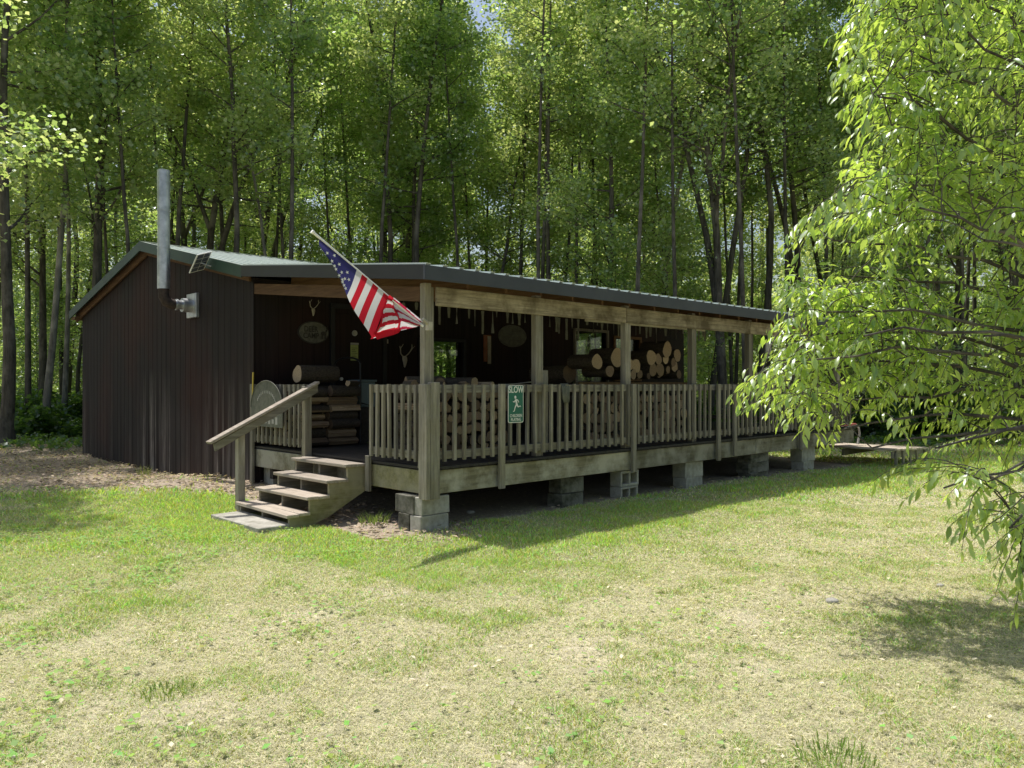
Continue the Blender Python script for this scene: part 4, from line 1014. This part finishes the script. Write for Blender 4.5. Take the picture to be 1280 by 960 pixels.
def tree_variant(seed, H, r0, hb, spread, nleaf, lsize, fork=False, lean=0.0, dens=1.0, leafmatn='forest leaves', bark='tree bark', up=.55):
    rr = random.Random(seed); mb = MB(); cents = []; rads = []
    def wig(p0, d0, L, n, r_a, r_b, curl, sides):
        pts = [Vector(p0)]; d = Vector(d0).normalized()
        for i in range(n):
            d = (d+Vector((rr.gauss(0, curl), rr.gauss(0, curl), rr.gauss(0, curl*.6)))).normalized()
            pts.append(pts[-1]+d*L/n)
        rad = [r_a+(r_b-r_a)*(i/n)**.8 for i in range(n+1)]
        mb.tube(pts, rad, sides, wob=.06, cap=False)
        return pts, rad
    stems = []
    t, rd = wig((0, 0, -.2), (lean, 0, 1), H+.2, 14, r0, r0*.12, .035 if hb < .5 else .014, 9)
    for k in range(3): pass
    stems.append((t, rd, hb))
    if fork:
        t2, rd2 = wig(t[3]+Vector((0.05, 0, 0)), (.22, .05, 1), H*.75, 11, r0*.7, r0*.1, .05, 8); stems.append((t2, rd2, hb))
        t3, rd3 = wig(t[5], (-.35, .1, 1), H*.5, 9, r0*.45, r0*.08, .06, 7); stems.append((t3, rd3, hb))
    # root flare
    mb.tube([(0, 0, -.2), (0, 0, .15), (0, 0, .7)], [r0*1.7, r0*1.3, r0*.98], 9, wob=.18, cap=False)
    for (t, rd, hb_) in stems:
        nl = int(26*dens)
        for k in range(nl):
            zf = hb_+(0.97-hb_)*(k+rr.random())/nl
            ii = min(len(t)-2, int(zf*(len(t)-1))); fr_ = zf*(len(t)-1)-ii
            p = t[ii].lerp(t[ii+1], fr_)
            an = rr.uniform(0, 6.28); L = spread*(1.05-0.62*max(0, (zf-hb_)/(1-hb_)))*rr.uniform(.55, 1.1)
            if zf < .35: L *= .75
            dr_ = Vector((math.cos(an), math.sin(an), rr.uniform(.15, up+.25)))
            bp, br = wig(p, dr_, L, 5, rd[ii]*.38+.008, .008, .13, 5)
            for q in range(4):
                j = rr.randint(1, 4); a2 = an+rr.uniform(-1.3, 1.3)
                sp_, _ = wig(bp[j], (math.cos(a2), math.sin(a2), rr.uniform(-.1, .5)), L*rr.uniform(.25, .5), 3, br[j]*.5, .005, .15, 4)
                for e in (1, 2, 3): cents.append(sp_[e]); rads.append((.75, .75, .5))
            for e in (3, 4, 5): cents.append(bp[e]); rads.append((.8, .8, .55))
        cents.append(t[-1]); rads.append((.6, .6, .7))
    cents = np.array([tuple(c) for c in cents]); rads = np.array(rads)*(spread/3.0)**.5
    n = max(4, int(nleaf/len(cents)))
    v, q = leaf_quads(cents, rads, n, lsize)
    tm = mb.mesh('trunk', [bark]); cm = mesh_np('crown', v, q, leafmatn)
    return tm, cm
def barkmat(name, c1, c2):
    m, nt, out = newmat(name)
    f = noise(nt, coords(nt, (9, 9, 1.6)), 1.2, 7, .7); g = noise(nt, coords(nt), 1.1, 4, .6)
    c = ramp(nt, f, [(.3, c1), (.7, c2)]); c = mix(nt, ramp(nt, g, [(.5, (0, 0, 0)), (.65, (.6,)*3)]), c, tuple(x*1.6 for x in c2))
    finish(nt, out, c, .95, bump(nt, f, 1.0, .03), spec=.1)
barkmat('tree bark', (0.035, 0.032, 0.027), (0.15, 0.138, 0.118)); barkmat('pale bark', (0.09, 0.085, 0.075), (0.26, 0.25, 0.22))
VAR = {}
def variant(key, **kw): VAR[key] = tree_variant(**kw)
variant('A', seed=1, H=20, r0=.19, hb=.30, spread=3.6, nleaf=15000, lsize=.135, dens=1.1)
variant('B', seed=2, H=22, r0=.16, hb=.40, spread=3.3, nleaf=13000, lsize=.135)
variant('C', seed=3, H=18, r0=.10, hb=.22, spread=3.0, nleaf=13000, lsize=.12, dens=1.1)
variant('D', seed=4, H=21, r0=.20, hb=.38, spread=4.4, nleaf=14000, lsize=.14, fork=True)
variant('E', seed=5, H=21, r0=.12, hb=.45, spread=2.8, nleaf=8500, lsize=.13, bark='pale bark')
variant('F', seed=6, H=11, r0=.06, hb=.16, spread=2.7, nleaf=8500, lsize=.115)
variant('G', seed=7, H=7, r0=.04, hb=.12, spread=2.3, nleaf=6000, lsize=.11)
variant('H', seed=8, H=20, r0=.13, hb=.34, spread=3.5, nleaf=11000, lsize=.13, lean=.09)
variant('P', seed=12, H=19, r0=.09, hb=.50, spread=2.0, nleaf=5000, lsize=.12, dens=.8)
variant('Q', seed=17, H=20, r0=.10, hb=.52, spread=2.2, nleaf=5000, lsize=.12, dens=.7)
variant('N', seed=9, H=13, r0=.16, hb=.26, spread=3.4, nleaf=15000, lsize=.115)
def place(key, x, y, sc_=1.0, rz=None, label=None, group=None, name='forest_tree'):
    tm, cm = VAR[key]
    r = thing(name, label or 'leafy tree standing deep in the wood behind the cabin', 'tree', (x, y, g0(x, y)), rz if rz is not None else rnd.uniform(0, 6.28), group)
    r.scale = (sc_, sc_, sc_*rnd.uniform(.94, 1.06))
    link('trunk', tm, r); link('crown', cm, r)
    return r
PT = []
def pl_(key, px, D, sc_, label, rz=None, name='forest_tree'):
    x = (px-640)/F*D; PT.append((x, D)); return place(key, x, D, sc_, rz, label, None, name)
pl_('A', 6, 20.5, .95, 'dark trunked tree at the far left edge of the wood')
pl_('E', 55, 23, 1.0, 'pale straight trunk left of the cabin, nearest the path')
pl_('E', 79, 25.5, .85, 'slimmer pale trunk just right of the thicker pale one', 2.0)
pl_('C', 97, 30, .9, 'thin dark tree close beside the cabin wall on its left')
pl_('A', 124, 24, 1.0, 'dense tree with a dark trunk rising behind the left roof slope')
pl_('D', 254, 29, 1.0, 'large forked tree with bare spreading limbs behind the chimney', 0.3)
pl_('B', 270, 31, .9, 'dark twin trunk close behind the large forked tree')
pl_('E', 343, 27.5, .8, 'slender straight tree right of the forked one, bare low down', 1.0)
pl_('B', 477, 30, 1.0, 'thick trunked tree behind the flag')
pl_('A', 518, 31, .85, 'left one of the pair of trunks behind the porch corner')
pl_('B', 531, 28.5, .95, 'right one of the pair of trunks behind the porch corner')
pl_('H', 598, 30, .9, 'leaning tree behind the middle of the porch roof', 0.0)
pl_('H', 640, 33, .9, 'second leaning tree right of the first, behind the roof', 0.6)
pl_('C', 690, 31, 1.0, 'bushy tree behind the second roof post')
pl_('E', 778, 30, .75, 'thin dark stemmed tree left of the pale straight trunk', 4.0)
pl_('E', 813, 27, 1.05, 'pale straight trunk behind the middle of the roof edge', 3.0)
pl_('C', 850, 29.5, .9, 'small crowned tree right of the pale straight trunk')
pl_('H', 884, 26, 1.1, 'tree leaning right behind the far half of the roof', -.2)
pl_('D', 905, 24.5, .9, 'stout tree seen through the open far end of the porch', 2.0)
pl_('B', 945, 27, 1.0, 'dark tree behind the far end of the porch')
pl_('D', 1000, 29, .9, 'wide limbed tree above the far end of the roof', 3.6)
pl_('H', 1055, 31, 1.0, 'tree leaning over the lawn edge behind the near branches', 2.6)
pl_('B', 1122, 27, .75, 'thin dark trunk seen through a gap in the near leaves')
pl_('A', 1200, 29, 1.0, 'dense tree at the lawn edge far right')
pl_('A', 1290, 26, 1.0, 'dense tree at the right border of the lawn')
def clear(x, y, dmin):
    s, t = toST(x, y)
    if -2.0 < s < LEN+1.6 and -1.0 < t < TK+2.2: return False
    return all((x-a)**2+(y-b)**2 > dmin*dmin for a, b in PT)
G1 = 'trees of the wood behind the cabin'
cnt = 0; tries = 0
while cnt < 105 and tries < 6000:
    tries += 1
    y = 23+48*rnd.random()**.85; hw = .70*y+4; x = rnd.uniform(-hw, hw)
    if x > 7 and y < 26: continue
    if not clear(x, y, 1.9): continue
    PT.append((x, y)); cnt += 1
    key = rnd.choice('ABCDABCEEBPPP') ; place(key, x, y, rnd.uniform(.8, 1.0)+max(0, y-26)*.013, None, None, G1)
cnt = 0
while cnt < 42:
    y = rnd.uniform(21.5, 33); x = rnd.uniform(-.68, .68)*y
    if (x > 7 and y < 24) or not clear(x, y, 1.2): continue
    PT.append((x, y)); cnt += 1
    place('Q', x, y, rnd.uniform(.8, 1.1), None, 'slender bare stemmed tree at the near side of the wood', 'slender straight trees at the near side of the wood')
# saplings, understorey
cnt = 0; tries = 0
G2 = 'young trees under the tall wood'
while cnt < 60 and tries < 6000:
    tries += 1
    y = 22+26*rnd.random(); hw = .68*y+2; x = rnd.uniform(-hw, hw)
    if x > 5 and y < 22.5: continue
    if x < -6 and y < 19.5: continue
    if x < -12 and y < 27 and rnd.random() < .6: continue
    if not clear(x, y, 1.3): continue
    PT.append((x, y)); cnt += 1
    place(rnd.choice('FGGF'), x, y, rnd.uniform(.7, 1.1), None, 'young leafy sapling growing under the tall trees', G2, 'sapling')
# side trees out of the frame: they shade the path and stand in the window reflections
for (x, y, k) in ((19, 11, 'A'), (21, 14.5, 'C'), (18.5, 17.5, 'C'), (23, 7.5, 'B'), (20, 20, 'A'), (-10.2, 12.6, 'N'), (-14.5, 13.5, 'C'), (-15.2, 18.5, 'B'), (24, 18, 'A'), (19, 5, 'C')):
    place(k, x, y, rnd.uniform(.85, 1.05), None, 'leafy tree standing at the side border of the lawn', 'trees at the sides of the lawn')
# shrubs along the edge of the wood
mbs = []
def shrub_mesh(seed, h, w_, n):
    rr = random.Random(seed); mb = MB(); cs = []
    for k in range(14):
        a = rr.uniform(0, 6.28); p = Vector((0, 0, 0)); d = Vector((math.cos(a)*.6, math.sin(a)*.6, 1)).normalized(); pts = [p]
        for i in range(4): d = (d+Vector((rr.gauss(0, .2), rr.gauss(0, .2), -.05))).normalized(); pts.append(pts[-1]+d*h/4*rr.uniform(.7, 1.1))
        mb.tube(pts, [.014, .011, .008, .006, .003], 5, cap=False); cs += [tuple(q) for q in pts[1:]]
        cs.append((math.cos(a)*w_*rr.random(), math.sin(a)*w_*rr.random(), h*rr.uniform(.1, .5)))
    cs = np.array(cs); v, q = leaf_quads(cs, np.full((len(cs), 3), .28*w_), n//len(cs), .11)
    return mb.mesh('stems', ['tree bark']), mesh_np('foliage', v, q, 'shrub leaves')
SV = [shrub_mesh(31, 1.1, .9, 3500), shrub_mesh(32, .7, .8, 2600), shrub_mesh(33, 1.5, 1.0, 4500)]
cnt = 0
while cnt < 80:
    x = rnd.uniform(-22, 22); y = rnd.uniform(17.5, 30)
    s, t = toST(x, y)
    if -1.0 < s < LEN+2.5 and -1.5 < t < TK+.8: continue
    if x > 4 and y < 20.5: continue
    if x < -6 and y < 18.5+rnd.random()*2: continue
    if abs(x) > .72*y: continue
    cnt += 1; tm, cm = rnd.choice(SV)
    r = thing('shrub', 'low green shrub at the edge of the wood', 'shrub', (x, y, g0(x, y)-.03), rnd.uniform(0, 6.28), 'shrubs at the edge of the wood')
    k = rnd.uniform(.7, 1.3); r.scale = (k, k, k*rnd.uniform(.7, 1)); link('stems', tm, r); link('foliage', cm, r)
# far wood, one mass
nc = 3300
yy_ = rng.uniform(60, 95, nc); xx_ = rng.uniform(-1, 1, nc)*(yy_*.8+6); zz_ = 13*rng.random(nc)**1.1
cs = np.stack([xx_, yy_, zz_], 1)
v, q = leaf_quads(cs, np.tile([[1.6, 1.6, .8]], (nc, 1)), 34, .42)
tag(link('distant_wood', mesh_np('distant_wood', v, q, 'forest leaves')), 'far green mass of the wood behind all the trees', 'woodland', kind='stuff')
# woodland floor plants
x = rng.uniform(-26, 26, 26000); y = rng.uniform(17.5, 45, 26000)
s_, t_ = toST(x, y); k_ = ~((s_ > -1.2)*(s_ < LEN+1)*(t_ > -1)*(t_ < TK+.5))*(masks(x, y)[0] > .5)*(fbm(x, y, .4, 88) > .42); x = x[k_]; y = y[k_]
cs = np.stack([x, y, gz(x, y)+.12], 1); v, q = leaf_quads(cs, np.tile([[.16, .16, .12]], (len(x), 1)), 5, .11)
tag(link('forest_undergrowth', mesh_np('forest_undergrowth', v, q, 'shrub leaves')), 'low leafy undergrowth covering the woodland floor', 'undergrowth', kind='stuff')

# ------------------------------------------------------------------ near tree (right)
def cherry():
    rr = random.Random(5); base = Vector((4.75, 5.5, 0)); root = thing('cherry_tree', 'near leafy tree with long drooping leaves reaching in from the right', 'tree', (base.x, base.y, 0))
    mb = MB(); twigs = MB()
    def path(p, q, n, sag, j=.04):
        pts = []
        L = (q-p).length
        for i in range(n+1):
            f = i/n; c = p.lerp(q, f); c.z += sag*math.sin(math.pi*f)*L
            if 0 < i < n: c += Vector((rr.gauss(0, j*L*.3), rr.gauss(0, j*L*.3), rr.gauss(0, j*L*.2)))
            pts.append(c)
        return pts
    trunk = [Vector((0, 0, -.1)), Vector((.03, 0, .8)), Vector((-.05, .1, 1.8)), Vector((.05, .1, 3.0)), Vector((-.05, 0, 4.3)), Vector((0, 0, 5.6))]
    mb.tube(trunk, [.13, .10, .085, .065, .04, .015], 10, wob=.08)
    def loc(px, py, D): return Vector(((px-640)/F*D, D, EYE+(480-py)/F*D))-base
    # region outline in the view (left limit per height)
    lim = [(-80, 1075), (0, 1065), (60, 1052), (110, 1060), (160, 1062), (210, 1066), (240, 1075), (262, 1010), (290, 985), (330, 1000), (360, 990), (400, 975), (440, 960), (480, 925), (500, 935), (520, 1000), (560, 1040), (590, 1030), (605, 1120), (640, 1180), (690, 1225), (730, 1262)]
    ly = [a for a, _ in lim]; lx = [b for _, b in lim]
    limbs = []
    def limb(px, py, D, r0=.03):
        q = loc(px, py, D); zb = max(.7, min(5.0, q.z*.62+.1)); k = min(len(trunk)-2, max(0, next((i for i in range(len(trunk)-1) if trunk[i+1].z > zb), len(trunk)-2)))
        f = (zb-trunk[k].z)/(trunk[k+1].z-trunk[k].z); p = trunk[k].lerp(trunk[k+1], f)
        pts = path(p, q, 9, .10); mb.tube(pts, [r0*.6*(1-.85*i/9)+.003 for i in range(10)], 7, cap=False); limbs.append(pts)
    for a in [(1130, 60, 5.2), (1090, 120, 4.6), (1120, 180, 5.6), (1160, -40, 5.0), (1210, 40, 4.4), (1100, 215, 4.9), (1150, 260, 4.2), (1040, 300, 5.2), (1060, 345, 5.6), (1030, 390, 5.0), (1000, 420, 5.3), (1010, 450, 4.8),
              (985, 470, 5.4), (1080, 420, 4.4), (1130, 380, 5.9), (1070, 500, 5.2), (1090, 560, 4.9), (1170, 560, 4.4), (1190, 480, 5.7), (1230, 300, 4.2), (1240, 180, 5.9), (1240, 600, 4.3), (1262, 660, 4.1), (1270, 700, 4.5), (1180, 610, 4.6), (1230, 420, 4.2), (1040, 540, 5.1)]:
        limb(*a)
    for k in range(14):   # the side away from the view
        a = rr.uniform(-1.0, 1.9); L = rr.uniform(1.2, 2.6); p = trunk[rr.randint(1, 4)]; q = p+Vector((math.cos(a)*L, math.sin(a)*L, rr.uniform(-.1, 1.0)))
        pts = path(p, q, 9, .08); mb.tube(pts, [.03*(1-.85*i/9)+.003 for i in range(10)], 7, cap=False); limbs.append(pts)
    nodes = [p for l in limbs for p in l[3:]]
    LV, LQ = [], []; off = [0]
    def leaf(p, d, L, w_):
        d = d.normalized(); sd = d.cross(Vector((rr.gauss(0, .35), rr.gauss(0, .35), 1))).normalized(); up = sd.cross(d)
        curl = rr.uniform(.02, .5); fold = rr.uniform(.08, .4); o = off[0]
        st_ = [(0, 0), (.28, .85), (.6, .80), (1.0, 0)]
        def c(f): return p+d*L*f-up*curl*L*f*f
        m1, m2 = c(.28), c(.6)
        vs = [c(0), m1+sd*w_*.42+up*fold*w_*.4, m2+sd*w_*.46+up*fold*w_*.4, c(1), m2-sd*w_*.46+up*fold*w_*.4, m1-sd*w_*.42+up*fold*w_*.4, m1, m2]
        LV.extend(tuple(v) for v in vs)
        LQ.extend([(o, o+6, o+1), (o, o+5, o+6), (o+6, o+7, o+2), (o+6, o+2, o+1), (o+5, o+4, o+7), (o+5, o+7, o+6), (o+7, o+3, o+2), (o+4, o+3, o+7)]); off[0] += 8
    def twig(q, n=15):
        arr = np.array([tuple(p) for p in nodes]); dd_ = ((arr-np.array(tuple(q)))**2).sum(1)+((arr[:, 2]-q.z) > .15)*.15
        cand = np.argsort(dd_)[:7]; p = nodes[int(cand[rr.randint(0, 6)])]
        if (q-p).length > .9: p = nodes[int(cand[0])]
        if (q-p).length < .12: q = p+Vector((rr.gauss(-.1, .2), rr.gauss(0, .2), .05))
        pts = path(p, q, 6, .12, .05); d = (pts[-1]-pts[-2]).normalized(); tip_ = pts[-1]
        d2 = (d+Vector((rr.gauss(-.45, .4), rr.gauss(0, .4), -.02))).normalized()
        ext = [tip_+d2*.06*i+Vector((0, 0, -.004*i*i)) for i in range(1, 5)]
        w_ = pts[-1]+d2*.26+base; pxx = 640+F*w_.x/w_.y; pyy = 480-(w_.z-EYE)/w_.y*F
        if pxx < np.interp(pyy, ly, lx)-10-18*rr.random(): return
        nodes.append(pts[3]); nodes.append(pts[5])
        pts = pts+ext; twigs.tube(pts, [.0045-.0033*i/(len(pts)-1) for i in range(len(pts))], 5, cap=False)
        cum = len(pts)-1; st0 = max(0.0, cum-7.5)
        for i in range(n):
            f = st0+(cum-st0)*i/(n-1); a = min(int(f), cum-1); pp = pts[a].lerp(pts[a+1], f-a); td = (pts[a+1]-pts[a]).normalized()
            side = td.cross(Vector((0, 0, 1))).normalized()*(1 if i % 2 else -1)
            dd = td*.55+side*rr.uniform(.3, .8)+Vector((rr.gauss(0, .18), rr.gauss(0, .18), -rr.uniform(.15, .75)))
            L = rr.choice((rr.uniform(.04, .07), rr.uniform(.065, .11), rr.uniform(.06, .10))); leaf(pp, dd, L, L*rr.uniform(.26, .38))
    n = 0
    while n < 1450:
        py = rr.uniform(-80, 725); l = np.interp(py, ly, lx); px = l+(1330-l)*rr.random()**1.15
        D = rr.uniform(4.4, 6.7)
        if 1062 < px < 1150 and 515 < py < 640: continue
        if px < 1063 and py > 570: continue
        if fbm(np.array([px/70.]), np.array([py/55.]), 1.0, 91)[0] < .40: continue
        if 300 < py < 560: D = rr.uniform(4.9, 6.1)
        
        if py > 575 and rr.random() < .62: continue
        if py > 650 and px < 1240: continue
        if py > 680: continue
        if 1140 < px < 1250 and 470 < py < 640 and rr.random() < .45: continue
        if py > 520 and px > 1090 and rr.random() < .35: continue
        if py > 600: D = rr.uniform(3.9, 4.7)
        twig(loc(px+6, py-12, D), 15); n += 1
    for px, py, D in [(912, 488, 5.0), (920, 490, 5.0), (935, 494, 5.0), (945, 498, 4.9), (960, 505, 5.0), (1005, 540, 5.0), (1020, 555, 5.0), (1040, 550, 5.1), (1050, 520, 5.1), (1150, 590, 4.8), (1180, 630, 4.7), (1200, 600, 4.8), (930, 492, 5.0), (950, 478, 5.1), (985, 262, 5.0), (1000, 270, 5.0), (965, 338, 5.2), (975, 345, 5.1), (975, 378, 5.2), (1010, 590, 4.8), (1018, 575, 4.8),  (1145, 615, 4.5), (1225, 700, 4.2), (1235, 690, 4.2), (1255, 705, 4.1), (1270, 715, 4.1), (1222, 690, 4.2), (1058, 115, 4.9), (1062, 195, 4.8), (1068, 55, 5)]:
        for _ in range(2): twig(loc(px+rr.uniform(4, 12), py-8+rr.uniform(-5, 5), D), 14)
    for k in range(170):
        q = Vector((rr.uniform(-.5, 2.3), rr.uniform(-.9, 2.4), rr.uniform(.9, 4.6))); twig(q, 14)
    mb.build('trunk', 'tree bark', root); twigs.build('twigs', 'tree bark', root)
    link('crown', mesh_np('crown', np.array(LV), np.array(LQ), 'cherry leaves'), root)
cherry()
